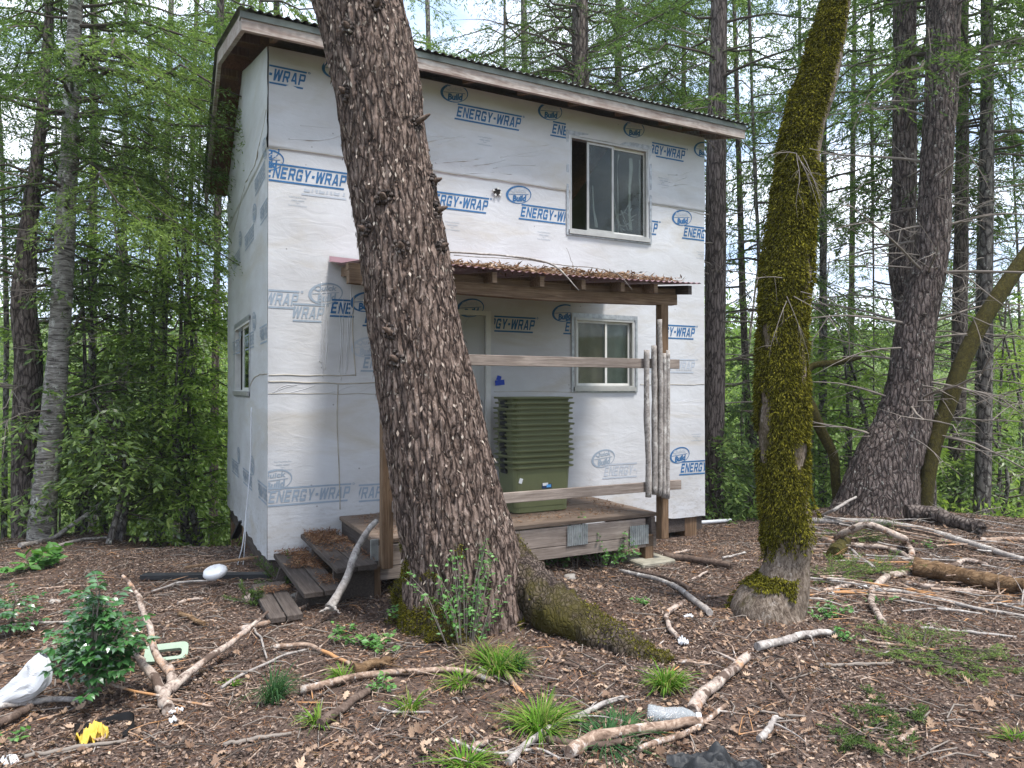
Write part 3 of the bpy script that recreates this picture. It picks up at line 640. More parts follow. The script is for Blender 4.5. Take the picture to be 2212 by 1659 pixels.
# --- roof: corrugated metal, fascia, rafters, soffit
X0, X1 = -.28, 5.50
xs = np.arange(X0-.03, X1+.05, .0095)
mb = MB(); wav = .011*np.sin(xs*2*PI/.076)
ys = np.array([F0-.05, RW, B1+.05]); zs = roofz(np.array([F0-.05, RW, B1+.05]))+.175; zs[1] = RZ+.175
V = np.stack([np.stack([xs, xs*0+y, z+wav+.02*vn(np.stack([xs*.8, xs*0+y, xs*0], -1), 1)*(.3)], -1) for y, z in zip(ys, zs)])
n = len(xs); i = np.arange(2)[:, None]*n; j = np.arange(n-1)[None]
mb.add(V.reshape(-1, 3), np.stack([i+j, i+j+1, i+n+j+1, i+n+j], -1).reshape(-1, 4), 0, True)
roof = mb.build('roof', M['metal_roof'], cab)
def slab(mb, x0, x1, y0, z0, y1, z1, t, mi=0):
    V = [(x0, y0, z0), (x1, y0, z0), (x1, y1, z1), (x0, y1, z1), (x0, y0, z0+t), (x1, y0, z0+t), (x1, y1, z1+t), (x0, y1, z1+t)]
    mb.add(V, np.array([(0, 3, 2, 1), (4, 5, 6, 7), (0, 1, 5, 4), (1, 2, 6, 5), (2, 3, 7, 6), (3, 0, 4, 7)]), mi)
mb = MB(); r0 = lambda y: float(roofz(y))
slab(mb, X0+.05, X1-.05, F0+.045, r0(F0+.045)+.118, RW, RZ+.118, .03); slab(mb, X0+.05, X1-.05, RW, RZ+.118, B1-.045, r0(B1-.045)+.118, .03)
mb.build('soffit', M['soffit'], roof)
mb = MB(); mb.box((X0, F0, r0(F0)-.005), (X1, F0+.04, r0(F0)+.105)); f_ = mb.build('fascia', M['fascia'], roof); tag(f_, 'long weathered white eave board')
mb = MB(); mb.box((X0-.012, F0-.012, r0(F0)+.095), (X1+.012, F0-.002, r0(F0)+.152)); mb.box((X0-.01, F0-.001, r0(F0)+.107), (X1+.01, F0+.09, r0(F0)+.112)); mb.build('drip_edge', M['metal_roof'], roof)
for x in (X0, X1-.04):
    mb = MB(); slab(mb, x, x+.04, F0+.042, r0(F0+.042)-.0, RW, RZ, .14); slab(mb, x, x+.04, RW, RZ, B1, r0(B1), .14); mb.build('fascia', M['fascia'], roof)
for q, x in enumerate(np.linspace(.0, WID-.1, 9)):
    mb = MB(); slab(mb, x, x+.045, F0+.045, r0(F0+.045)+.0, -.03, r0(-.03)+.0, .116); mb.build('rafter', M['wood_brown'], roof)
for y in (.35, 1.2, 2.1, 2.9, 3.6):
    mb = MB(); slab(mb, X0+.045, -.03, y, r0(y)+.03, y+.045, r0(y+.045)+.03, .085); mb.build('lookout', M['wood_brown'], roof)
# --- windows
def window(rc, names, split, side=False, recess=.035, fr=.026, cur=None, gap=None):
    a, b, c, d = rc
    T = (lambda p: (p[1], p[0], p[2])) if side else (lambda p: p)
    def bx(m_, p, q, mi=0, **k):
        P0, P1 = T(p), T(q); m_.box(tuple(min(x, y) for x, y in zip(P0, P1)), tuple(max(x, y) for x, y in zip(P0, P1)), mi, **k)
    m_ = MB()   # outer frame
    bx(m_, (a, -.012, c), (b, .06, c+fr)); bx(m_, (a, -.012, d-fr), (b, .06, d)); bx(m_, (a, -.010, c+fr), (a+fr*.8, .06, d-fr)); bx(m_, (b-fr*.8, -.010, c+fr), (b, .06, d-fr))
    wn = m_.build('window', M[names], cab)
    m_ = MB(); bx(m_, (a-.02, -.035, c-.035), (b+.02, -.012, c+.012)); m_.build('sill', M['alu'], wn)
    m_ = MB(); t = .052
    for p, q in (((a-t, -.0165, c-t), (b+t, -.0145, c-.036)), ((a-t, -.0165, d+.001), (b+t, -.0145, d+t)), ((a-t, -.0165, c-.036), (a-.021, -.0145, d+.001)), ((b+.021, -.0165, c-.036), (b+t, -.0145, d+.001))): bx(m_, p, q)
    m_.build('flashing_tape', M['tape'], wn)
    for (x0, x1, y, nm) in split:
        m_ = MB(); e = .028; X0_ = a+(b-a)*x0; X1_ = a+(b-a)*x1
        bx(m_, (X0_, y, c+fr), (X0_+e, y+.02, d-fr)); bx(m_, (X1_-e, y, c+fr), (X1_, y+.02, d-fr)); bx(m_, (X0_+e, y, c+fr), (X1_-e, y+.02, c+fr+e)); bx(m_, (X0_+e, y, d-fr-e), (X1_-e, y+.02, d-fr))
        sf = m_.build('sash', M['vinyl'] if nm != 'dirty' else M['alu'], wn)
        m_ = MB(); bx(m_, (X0_+e, y+.008, c+fr+e), (X1_-e, y+.012, d-fr-e)); m_.build('pane', M['glass'], wn)
    return wn
wu = window((up0, up1, upz0, upz1), 'alu', [(.22, .56, .012, 'dirty'), (.54, 1, .036, 'd')]); tag(wu, 'upstairs sliding window half open')
wl = window((lo0, lo1, loz0, loz1), 'alu', [(.03, .55, .012, 'd'), (.53, .97, .036, 'd')]); tag(wl, 'downstairs window under the porch roof')
ws = window((si0, si1, siz0, siz1), 'vinyl', [(.0, .52, .012, 'd'), (.42, .72, .036, 'd')], side=True)
# things hanging behind the upstairs panes
mb = MB(); rng = np.random.default_rng(3)
for fx, w0, z0_, z1_ in ((.36, .035, upz0+.1, upz1-.5), (.68, .03, upz0+.05, upz1-.08), (.82, .04, upz0+.12, upz1-.1), (.6, .03, upz0+.05, upz1-.2), (.96, .03, upz0+.05, upz1-.1)):
    xx = up0+(up1-up0)*fx; zz = np.linspace(z0_, z1_, 14); off = .03*vn(np.stack([zz*4, zz*0+fx*9, zz*0], -1), 1)
    V = np.concatenate([np.stack([xx-w0/2+off, zz*0+.085+off*.5, zz], -1), np.stack([xx+w0/2+off, zz*0+.095-off*.5, zz], -1)]); q = np.arange(13)[:, None]
    mb.add(V, np.concatenate([q, q+1, q+15, q+14], 1), 0)
for q in range(9):
    p0 = np.array([up0+(up1-up0)*rng.uniform(.6, .95), .085, upz0+rng.uniform(.05, .5)]); p1 = np.array([up0+(up1-up0)*rng.uniform(.6, .95), .1, upz0+rng.uniform(.05, .4)]); mb.tube([p0, (p0+p1)/2+[0, 0, -.05], p1], .006, 5)
mb.build('curtain', M['vinyl'], wu)
mb = MB(); xx = np.linspace(lo0, (lo0+lo1)/2+.02, 30); V = []
for z in (loz0, loz1): V.append(np.stack([xx, .085+.012*np.sin(xx*40), xx*0+z], -1))
q = np.arange(29)[:, None]; mb.add(np.concatenate(V), np.concatenate([q, q+1, q+31, q+30], 1), 0, True)
xx = np.linspace((lo0+lo1)/2+.03, lo1, 30); V = []
for z in (loz0, loz1): V.append(np.stack([xx, .085+.01*np.sin(xx*30), xx*0+z], -1))
mb.add(np.concatenate(V), np.concatenate([q, q+1, q+31, q+30], 1), 1, True)
mb.build('curtain', [M['curtain'], M['curtain_green']], wl)
# --- door
mb = MB(); mb.box((do0, -.03, doz0), (do0+.05, .06, doz1)); mb.box((do1-.055, -.03, doz0), (do1, .06, doz1)); mb.box((do0+.05, -.03, doz1-.05), (do1-.055, .06, doz1))
df_ = mb.build('door_frame', M['vinyl'], cab); mb = MB(); mb.box((do0+.05, .0, doz0+.005), (do1-.057, .045, doz1-.052), bev=.004)
for a_, b_ in ((.15, .95), (1.1, 1.85)):
    for s_ in (0, 1): mb.box((do0+.13+.36*s_, -.006, doz0+a_), (do0+.41+.36*s_, -.001, doz0+b_), bev=.002)
dr = mb.build('door', M['door'], cab)
# --- piers, skirting bits
for q, (u_, y_, s_) in enumerate(((WID-.2, .12, .19), (WID-.2, DEP-.2, .19), (.1, DEP-.12, .14), (.1, 1.9, .2), (.12, .9, .1), (2.6, DEP-.3, .19), (2.6, 1.8, .19))):
    p = loc2w(u_, y_, 0); z0_ = gz(p[0], p[1])-.1
    mb = MB(); mb.box((u_-s_/2, y_-s_/2, z0_), (u_+s_/2, y_+s_/2, ZB+.02), bev=.006); mb.build('pier', M['wood_brown'], cab)
mb = MB(); mb.box((.02, .03, ZB-.16), (WID-.02, .075, ZB+.0)); mb.box((.02, .08, ZB-.16), (.07, DEP-.05, ZB)); mb.build('skirt_beam', M['wood_dark'], cab)

# ------------------------------------------------------------------ porch
por = empty('porch', CO.tolist(), CA, 'raised timber porch with a sagging lean-to roof against the cabin front', 'porch')
DZ = .405; DU0, DU1, DV = .67, 3.46, 1.22
nb = 8; bw = DV/nb
for q in range(nb):
    mb = MB(); mb.box((DU0-.02, -.012-bw*(q+1)+.004, DZ-.036), (DU1+.02, -.012-bw*q-.004, DZ+.0015*((q*7) % 3)), bev=.004); mb.build('deck_board', M['wood_deck'], por)
for y, z0_, z1_, x1_ in ((-DV-.012, DZ-.205, DZ-.042, DU1-.15), (-DV-.010, DZ-.315, DZ-.21, DU1-.02)):
    mb = MB(); mb.box((DU0, y-.04, z0_), (x1_, y, z1_), bev=.003); mb.build('rim_joist', M['wood_grey'], por)
mb = MB(); mb.box((DU0, -DV-.008, DZ-.3), (DU0+.045, -.03, DZ-.04)); mb.build('rim_joist', M['wood_dark'], por)
mb = MB(); mb.box((DU1-.045, -DV-.008, DZ-.22), (DU1, -.03, DZ-.04)); mb.build('rim_joist', M['wood_grey'], por)
# corrugated metal patches
for (x, y_) in ((1245, 1155), (1378, 1155)):
    u_, z_ = W(x, y_, -DV-.06); xs = np.linspace(u_-.1, u_+.12, 60); wv = .006*np.sin(xs*2*PI/.024)
    V = np.concatenate([np.stack([xs, -DV-.062+wv, xs*0+z_-.095], -1), np.stack([xs, -DV-.062+wv, xs*0+z_+.09], -1)]); q = np.arange(59)[:, None]
    mb = MB(); mb.add(V, np.concatenate([q, q+1, q+61, q+60], 1), 0, True); mb.build('metal_patch', M['galv'], por)
def post(u_, y_, z0_, z1_, w_=.089, mat='wood_beam'):
    mb = MB(); mb.box((u_-w_/2, y_-w_/2, z0_), (u_+w_/2, y_+w_/2, z1_), bev=.006); return mb.build('post', M[mat], por)
PV = -DV-.105
post(.71, PV, .20, 2.44, mat='wood_brown'); post(3.47, PV, .17, 2.46, mat='wood_brown')
for u_, y_, w_ in ((.64, PV+.1, .09), (3.36, -DV-.0, .1), (.75, -.15, .09), (2.2, -DV+.1, .09)):
    p = loc2w(u_, y_, 0); mb = MB(); mb.box((u_-w_/2, y_-w_/2, gz(p[0], p[1])-.05), (u_+w_/2, y_+w_/2, DZ-.2+.0*u_), bev=.005); mb.build('post_foot', M['wood_brown'], por)
mb = MB(); mb.box((.6, PV+.05, .25), (.66, PV+.07, .42)); mb.build('bracket', M['galv'], por)
p = loc2w(3.36, -DV, 0); mb = MB(); mb.box((3.36-.2, -DV-.2, gz(p[0], p[1])-.1), (3.36+.2, -DV+.2, gz(p[0], p[1])+.045), bev=.012); mb.build('footing', M['concrete'], por)
# rails
RY = PV-.045
mb = MB(); mb.box((.72, RY-.036, 1.815), (3.62, RY, 1.905), bev=.003); mb.build('rail', M['wood_grey'], por)
mb = MB(); mb.box((.74, RY-.036, .645), (3.64, RY, .735), bev=.003); mb.build('rail', M['wood_grey'], por)
rng = np.random.default_rng(5)
for u_, zt_, zb_, r_ in ((3.205, 1.985, .60, .027), (3.285, 2.03, .62, .028), (3.352, 2.28, .60, .024), (3.395, 1.96, .58, .02), (3.435, 1.99, .57, .021)):
    zz = np.linspace(zb_, zt_, 26); nz_ = np.stack([zz*1.3, zz*0+u_*9, zz*0], -1)
    mb = MB(); mb.tube(np.stack([u_+.02*vn(nz_, 1), zz*0+RY-.064+.006*vn(nz_, 2), zz], -1), r_*(1+.12*vn(nz_*5, 3)), 9, bump=.1); mb.build('baluster', M['stick_grey'], por)
# beam, rafters, metal sheet
bx_ = np.linspace(.4, 3.62, 12); sag = -.035*np.sin((bx_-.4)/3.22*PI)
for z0_, z1_, y0_ in ((2.44, 2.54, PV-.045), (2.545, 2.60, PV-.02)):
    V = []; 
    for x, s_ in zip(bx_, sag): V += [(x, y0_, z0_+s_), (x, y0_+.09, z0_+s_), (x, y0_+.09, z1_+s_), (x, y0_, z1_+s_)]
    F = [(4*q+a, 4*q+4+a, 4*q+4+(a+1) % 4, 4*q+(a+1) % 4) for q in range(11) for a in range(4)]+[(0, 1, 2, 3), (47, 46, 45, 44)]
    mb = MB(); mb.add(V, np.array(F), 0); mb.build('beam', M['wood_beam'], por)
RV0, RV1 = -.02, -1.58; RZ0, RZ1 = 2.80, 2.615
def rsag(x): return -.03*math.sin((x-.4)/3.22*PI)
for x in (.66, 1.1, 1.55, 2.0, 2.42, 2.84, 3.22, 3.63):
    mb = MB(); slab(mb, x, x+.042, RV0-.01, RZ0-.10+rsag(x), RV1+.06, RZ1-.09+rsag(x), .085); mb.build('rafter', M['wood_beam'] if x < 3.6 else M['wood_dark'], por)
xs = np.arange(.6, 3.74, .0105); wv = .007*np.sin(xs*2*PI/.066); sg = np.array([rsag(x) for x in xs])
V = np.stack([np.stack([xs, xs*0+y, z+wv+sg], -1) for y, z in ((RV0, RZ0+.012), (RV1, RZ1+.012))]); n = len(xs); q = np.arange(n-1)[:, None]
mb = MB(); mb.add(V.reshape(-1, 3), np.concatenate([q, q+1, q+n+1, q+n], 1), 0, True)
prf = mb.build('roof', M['metal_pink'], por)
xs2 = np.linspace(.55, 3.74, 20); mb = MB(); V = []
for x in xs2: V += [(x, -.022, RZ0+.085+rsag(x)), (x, -.022, RZ0+.03+rsag(x)), (x, -.13, RZ0+.015+rsag(x))]
F = [(3*q+a, 3*q+3+a, 3*q+4+a, 3*q+1+a) for q in range(19) for a in (0, 1)]; mb.add(V, np.array(F), 0); mb.build('flashing', M['metal_pink'], prf)
# ------------------------------------------------------------------ steps
st = empty('wooden_steps', CO.tolist(), CA, 'weathered dark plank steps going down from the left end of the porch', 'steps')
for (u0_, u1_, v0_, v1_, z_) in ((.28, .60, .05, 1.47, .275), (.03, .33, .12, 1.52, .135), (-.235, -.0, .75, 1.70, .045)):
    h = (u1_-u0_)/2
    for q in (0, 1): mb = MB(); mb.box((u0_+h*q+.004, -v1_-.02*q*0, z_-.04), (u0_+h*(q+1)-.004, -v0_, z_+.002*q), 0, Matrix.Rotation(.012*(-1)**q, 4, 'Y'), bev=.004); mb.build('tread', M['wood_dark'], st)
for v_ in (1.3, .5):
    mb = MB(); V = [(-.22, -v_, -.06), (.62, -v_, -.06), (.62, -v_, .225), (.3, -v_, .225), (.3, -v_, .09), (.03, -v_, .09), (.0, -v_, .0)]
    V = V+[(x, y+.04, z) for x, y, z in V]; k_ = 7
    mb.add(V, [np.array([list(range(7))]), np.array([list(range(13, 6, -1))]), np.array([(a, a+7, (a+1) % 7+7, (a+1) % 7) for a in range(7)])], 0); mb.build('stringer', M['wood_dark'], st)
# ------------------------------------------------------------------ nested totes
def rrect(w_, d_, r_, z_, n=5):
    P_ = []
    for cx, cy, a0 in ((w_/2-r_, d_/2-r_, 0), (-w_/2+r_, d_/2-r_, 90), (-w_/2+r_, -d_/2+r_, 180), (w_/2-r_, -d_/2+r_, 270)):
        for q in range(n): a = R_(a0+90*q/(n-1)); P_.append((cx+r_*math.cos(a), cy+r_*math.sin(a), z_))
    return P_
def tote_mesh():
    rings = [(.56, .32, .05, .0), (.60, .36, .06, .012), (.635, .40, .06, .432), (.64, .405, .06, .438), (.70, .46, .06, .441), (.705, .465, .06, .444), (.707, .467, .06, .457), (.69, .45, .06, .460), (.655, .42, .055, .458), (.62, .385, .055, .40), (.585, .35, .055, .02), (.3, .2, .05, .016)]
    V = []; 
    for r in rings: V += rrect(*r)
    n = 20; F = [(a*n+b, a*n+(b+1) % n, (a+1)*n+(b+1) % n, (a+1)*n+b) for a in range(len(rings)-1) for b in range(n)]
    mb = MB(); mb.add(V, [np.array(F), np.array([list(range(n))[::-1]]), np.array([list(range(len(V)-n, len(V)))])], 0, False); return mb
tx = loc2w(2.475, -.545, DZ+.004)
def tote_label(k):
    return {0: 'topmost open green tote of the nested stack on the porch', 1: 'second green tote from the top of the nested stack', 2: 'third green tote from the top, its rim notched', 3: 'fourth green tote from the top of the nested stack',
      4: 'fifth green tote from the top, its rim dented', 5: 'sixth green tote from the top of the nested stack', 6: 'seventh green tote from the top, in the middle of the stack', 7: 'eighth green tote from the top of the nested stack',
      8: 'sixth green tote from the bottom of the nested stack', 9: 'fifth green tote from the bottom of the nested stack', 10: 'fourth green tote from the bottom of the nested stack', 11: 'third green tote from the bottom of the nested stack',
      12: 'green tote nested directly inside the lowest one', 13: 'lowest green tote, its whole body and blue sticker showing'}[k]
t0 = tote_mesh().build('tote', M['tote']); t0.rotation_euler = (0, 0, CA)
mb = MB()
hds = []
for sx in (-1, 1): mb = MB(); mb.box((sx*.335-.02, -.05, .385), (sx*.335+.02, .05, .425), bev=.008); hds.append(mb.build('handle', M['cloth_black'], t0))
rng = np.random.default_rng(8)
for k in range(14):
    if k == 0: o = t0
    else:
        o = t0.copy(); C.objects.link(o)
        for hh in hds: h = hh.copy(); C.objects.link(h); h.parent = o
    n_ = 13-k
    o.location = (tx[0]+rng.uniform(-.011, .011), tx[1]+rng.uniform(-.011, .011), tx[2]+.0518*n_+rng.uniform(-.004, .004))
    o.rotation_euler = (0, 0, CA+rng.uniform(-.02, .02)); tag(o, tote_label(k), 'storage tote', 'green totes nested in one stack on the porch')
    if k == 13: low = o
mb = MB(); mb.box((-.02, -.1985, .235), (.09, -.1945, .305), 0, Matrix.Rotation(-.08, 4, 'X')); mb.box((-.012, -.2003, .262), (.05, -.1987, .29), 1, Matrix.Rotation(-.08, 4, 'X'), (.0, -.2, .27)); mb.box((.03, -.2015, .245), (.08, -.2005, .272), 2, Matrix.Rotation(-.08, 4, 'X'), (.0, -.2, .27)); mb.build('sticker', [M['blue_label'], M['white'], M['cyan']], low)
mb = MB(); mb.box((-.275, -.2045, .30), (-.24, -.2025, .35), 0, Matrix.Rotation(.3, 4, 'Y')); mb.build('hang_tag', M['white'], low)

# ------------------------------------------------------------------ trees
def wpath(pts, d0, base=True, d1=None):
    """trunk centre line and radii from (px, py, half width px) at depth d0..d1, base put on the ground"""
    n = len(pts); ds = np.linspace(d0, d0 if d1 is None else d1, n)
    A = np.array([P(x, y, d) for (x, y, h), d in zip(pts, ds)]); r = np.array([h/FPX*d for (x, y, h), d in zip(pts, ds)])
    if base:
        z0 = gz(A[0][0], A[0][1])-.12
        A = np.concatenate([[[A[0][0], A[0][1], z0]], A]) if A[0][2] > z0+.05 else A
        if len(A) > n: r = np.concatenate([[r[0]*1.12], r])
        A[0][2] = z0
    return A, r
def trunk_mesh(A, r, n, k, amp, seed, furrow=(9., 1.6), flare=None):
    A, r = resample(A, r, k); T, a, b = frames(A)
    th = np.arange(n)*2*PI/n; Nn = a[:, None]*np.cos(th)[None, :, None]+b[:, None]*np.sin(th)[None, :, None]
    s = np.concatenate([[0], np.cumsum(np.linalg.norm(np.diff(A, axis=0), axis=1))])
    q = np.concatenate([Nn*r[:, None, None]*furrow[0], np.broadcast_to(s[:, None, None]*furrow[1], (k, n, 1))], -1)
    q3 = np.stack([q[..., 0]+q[..., 2]*.3, q[..., 1]+.15*q[..., 3], q[..., 3]+q[..., 2]*.0], -1) if False else np.stack([(Nn*r[:, None, None])[..., 0]*furrow[0], (Nn*r[:, None, None])[..., 1]*furrow[0], (Nn*r[:, None, None])[..., 2]*furrow[0]*.3+s[:, None]*furrow[1]], -1)
    wv = np.stack([vn(q3*.35+3, seed+8), vn(q3*.35+9, seed+9), q3[..., 2]*0], -1)*.9
    f = 1-2*np.abs(vn(q3+wv, seed)); f2 = 1-2*np.abs(vn(q3*2.3+wv+5, seed+1)); f3 = vn(q3*6, seed+2)
    low = vn(q3*.12, seed+3)
    d = amp*(.55*f+.35*f2+.3*f3)+amp*1.5*low
    R2 = r[:, None]+d-amp*.45
    V = A[:, None]+Nn*R2[..., None]
    i = np.arange(k-1)[:, None]*n; j = np.arange(n)[None]; F = np.stack([i+j, i+(j+1) % n, i+n+(j+1) % n, i+n+j], -1).reshape(-1, 4)
    return V, F, Nn, A, r
def at_h(A, z):
    z = np.asarray(z, float); return np.stack([np.interp(z, A[:, 2], A[:, 0]), np.interp(z, A[:, 2], A[:, 1]), z], -1)
def bare_branch(mb, rng, p, d, ln, r, mi=0, kids=3, sag=.15, n=5):
    t = np.linspace(0, 1, 7)[:, None]; w_ = np.stack([vn(np.stack([t[:, 0]*2.5, t[:, 0]*0+rng.uniform(0, 99), t[:, 0]*0+c_], -1), 1) for c_ in (1, 5, 9)], -1)
    Q = p+d*ln*t+np.array([0, 0, -1.])*sag*ln*t**2+w_*ln*.09*t
    mb.tube(Q, r*np.array([1, .85, .7, .55, .42, .28, .12]), n, mi, True, False)
    for _ in range(kids):
        q = rng.integers(1, 6); dd = unit(d+rng.normal(0, .55, 3)+[0, 0, -.1])
        bare_branch(mb, rng, Q[q], dd, ln*rng.uniform(.2, .45), r*.45, mi, 0 if ln < .9 else rng.integers(0, 3), sag, 4)
def crown(rng, A, z0, z1, rad, nb, leaf, lw, dens, droop=.35, rise=.1, twl=.45, hang=.5, az=None, cl=1., tw=.0, top=None, bl=False, skip=0.):
    """foliage cloud made of sprays along drooping branches. returns MB with mats 0 leaf 1 twig"""
    mb = MB(); PT = []; DT = []
    for b_ in range(nb):
        f = (b_+rng.uniform(0, 1))/nb; z = z0+(z1-z0)*f
        if rng.uniform() < skip: continue
        p = at_h(A, z); a_ = rng.uniform(0, 2*PI) if az is None else rng.uniform(az[0], az[1])
        ln = rad(f)*rng.uniform(.6, 1.15); h = np.array([math.cos(a_), math.sin(a_), 0.]); t = np.linspace(0, 1, 7)
        ri, dr_ = rise*rng.uniform(.3, 1.6), droop*rng.uniform(.6, 1.4)
        Q = p+h*(ln*t)[:, None]+np.array([0, 0, 1.])*(ln*(ri*t-dr_*t**2))[:, None]; Q[1:] += rng.normal(0, .03*ln, (6, 3))
        mb.tube(Q, np.array([1, .8, .65, .5, .35, .22, .1])*(.007+.009*ln), 4, 1, True, False)
        nt_ = int(6+ln*10*cl); tq = rng.uniform(.12, 1, nt_)**.8; base = np.stack([np.interp(tq, t, Q[:, c_]) for c_ in range(3)], -1)
        side = np.cross(h, [0, 0, 1.])*rng.choice([-1, 1], nt_)[:, None]
        td = unit(h*.6+side*rng.uniform(.5, 1.1, (nt_, 1))+rng.normal(0, .18, (nt_, 3))-np.array([0, 0, 1.])*.18)
        tl = twl*(.25+.75*(1-tq))*min(ln, 2.2)*rng.uniform(.6, 1.2, nt_)+.12
        m_ = np.maximum(3, (tl*dens).astype(int)); idx = np.repeat(np.arange(nt_), m_); s_ = rng.uniform(0, 1, len(idx))
        pp = base[idx]+td[idx]*(tl[idx]*s_)[:, None]-np.array([0, 0, 1.])*(hang*tl[idx]*s_**2)[:, None]+rng.normal(0, .012+.02*tw, (len(idx), 3))
        dd = td[idx]-np.array([0, 0, 1.])*(2*hang*s_)[:, None]*.8
        sd_ = unit(np.cross(dd, [0, 0, 1.])+1e-6)*rng.choice([-1, 1], len(idx))[:, None]
        dd = unit(unit(dd)*.75+sd_*rng.uniform(.2, 1., (len(idx), 1))+rng.normal(0, .25, (len(idx), 3)))
        PT.append(pp); DT.append(dd)
    Pn = np.concatenate(PT); D = np.concatenate(DT); nr = rng.normal(0, .5, Pn.shape)+[0, 0, 1.]
    k_ = len(Pn); leaves(mb, Pn, D, nr, leaf*rng.uniform(.6, 1.3, k_), lw*rng.uniform(.7, 1.3, k_), 0)
    return mb
def tree(kind, label, cat, A, r, bark, n=16, k=60, amp=.012, seed=1, group=None, dead=None, crowns=(), tmats=None, stubs=0, furrow=(9., 1.6), grow=None):
    rng = np.random.default_rng(seed)
    root = empty(kind, A[0].tolist(), 0, label, cat, group); o_ = A[0]
    if grow:   # the part of the tree above the picture
        dirn = unit(A[-1]-A[-2]); dirn = unit(dirn+[0, 0, .5]); hgt = grow-A[-1][2]
        if hgt > 1: A = np.concatenate([A, [A[-1]+dirn*hgt*.5/dirn[2], A[-1]+dirn*hgt/dirn[2]]]); r = np.concatenate([r, [r[-1]*.7, r[-1]*.3]])
    V, F, Nn, A2, r2 = trunk_mesh(A, r, n, k, amp, seed, furrow)
    mb = MB(); mb.add(V.reshape(-1, 3)-o_, F, 0, True)
    if stubs:
        for _ in range(stubs):
            q = rng.integers(2, int(k*.9)); a_ = rng.integers(0, n); p = V[q, a_]; d = unit(Nn[q, a_]+[0, 0, rng.uniform(-.3, .5)]); mb.tube(np.array([p-d*.03, p+d*rng.uniform(.03, .12)])-o_, [.014, .006], 6, 1)
    if dead:
        z0, z1, cnt, ln, rr, col = dead; col = {0: 2, 1: 1}[col]
        for q in range(cnt):
            z = rng.uniform(z0, z1); a_ = rng.uniform(0, 2*PI); p = at_h(A2, z)-o_; d = unit(np.array([math.cos(a_), math.sin(a_), rng.uniform(-.1, .4)]))
            bare_branch(mb, rng, p, d, ln*rng.uniform(.45, 1.2), rr*rng.uniform(.6, 1.2), col, 3, rng.uniform(0, .35))
    tk = mb.build('trunk', [M[bark], M['twig'], M['twig_dark']], root)
    for c_ in crowns:
        c_ = dict(c_); mt = c_.pop('mat'); tm = c_.pop('twm', 'twig_dark'); mb = crown(rng, A2, **c_); 
        for q in range(len(mb.V)): mb.V[q] = mb.V[q]-o_
        mb.build('crown', [M[mt], M[tm]], root)
    return root, V, Nn, A2, r2
taper = lambda a, b: (lambda f: a+(b-a)*f)
# the big leaning conifer in front of the cabin
A, r = wpath([(1012, 1355, 160), (1008, 1290, 142), (998, 1200, 130), (975, 1100, 122), (944, 950, 114), (904, 750, 103), (874, 560, 98), (838, 350, 93), (808, 150, 96), (772, 0, 98), (735, -160, 96), (700, -400, 92)], 4.95)
A[0][2] = gz(A[0][0], A[0][1])-.1
big, V, Nn, A2, r2 = tree('conifer', 'huge leaning conifer with thick furrowed bark standing in front of the cabin', 'tree', A, r, 'bark_big', 320, 1050, .024, 21, stubs=0, furrow=(14., 2.2), grow=7.5)
rng = np.random.default_rng(77)
# lifted bark flakes
Vf = V.reshape(-1, 3); Nf = Nn.reshape(-1, 3); pick = rng.integers(0, int(len(Vf)*.9), 9000); pick = pick[Vf[pick][:, 2] > .25]
mb = MB(); dn = unit(rng.normal(0, .25, (len(pick), 3))+[.12, 0, -1.]); leaves(mb, Vf[pick]+Nf[pick]*.004-A[0], dn, Nf[pick]+rng.normal(0, .35, (len(pick), 3)), rng.uniform(.012, .055, len(pick)), rng.uniform(.006, .02, len(pick)), 0)
fl = leafmat('bark_flake', [(.04, .028, .021), (.1, .07, .056), (.18, .132, .108), (.27, .21, .175), (.4, .34, .285)], .0); 
tag(mb.build('bark_flakes', fl, big), kind='stuff')
mb = MB()     # knots with broken stubs
for (x, y, s_) in ((908, 290, .11), (945, 405, .06), (950, 470, .07), (830, 62, .05), (760, 235, .05), (858, 735, .08), (870, 790, .06), (880, 560, .05), (960, 550, .05), (800, 520, .05), (845, 460, .05), (770, 110, .04)):
    mb = MB(); p = P(x, y, 4.95); ax = at_h(A2, p[2]); dz = np.interp(p[2], A2[:, 2], r2); ox = np.clip((p[0]-ax[0])/dz, -.98, .98)
    nr = unit(np.array([ox, -math.sqrt(1-ox*ox), .1])); c_ = ax+nr*dz; d = unit(nr+[.2*ox, 0, .25])
    mb.tube(np.array([c_-d*.06, c_+d*.0, c_+d*s_*.6, c_+d*s_])-A[0], [.03, .024, .017, .006], 7, 0, bump=.3, seed=x)
    for q in range(9):
        a_ = q*.7; tt_ = unit(np.cross(nr, [0, 0, 1])); pp = c_+(tt_*math.cos(a_)+np.array([0, 0, 1])*math.sin(a_))*rng.uniform(.03, .055); mb.tube(np.array([pp-nr*.02, pp+nr*.012])-A[0], [.02, .009], 5, 1, bump=.3, seed=q)
    mb.build('knot', [M['stick_dark'], M['bark_dark']], big)
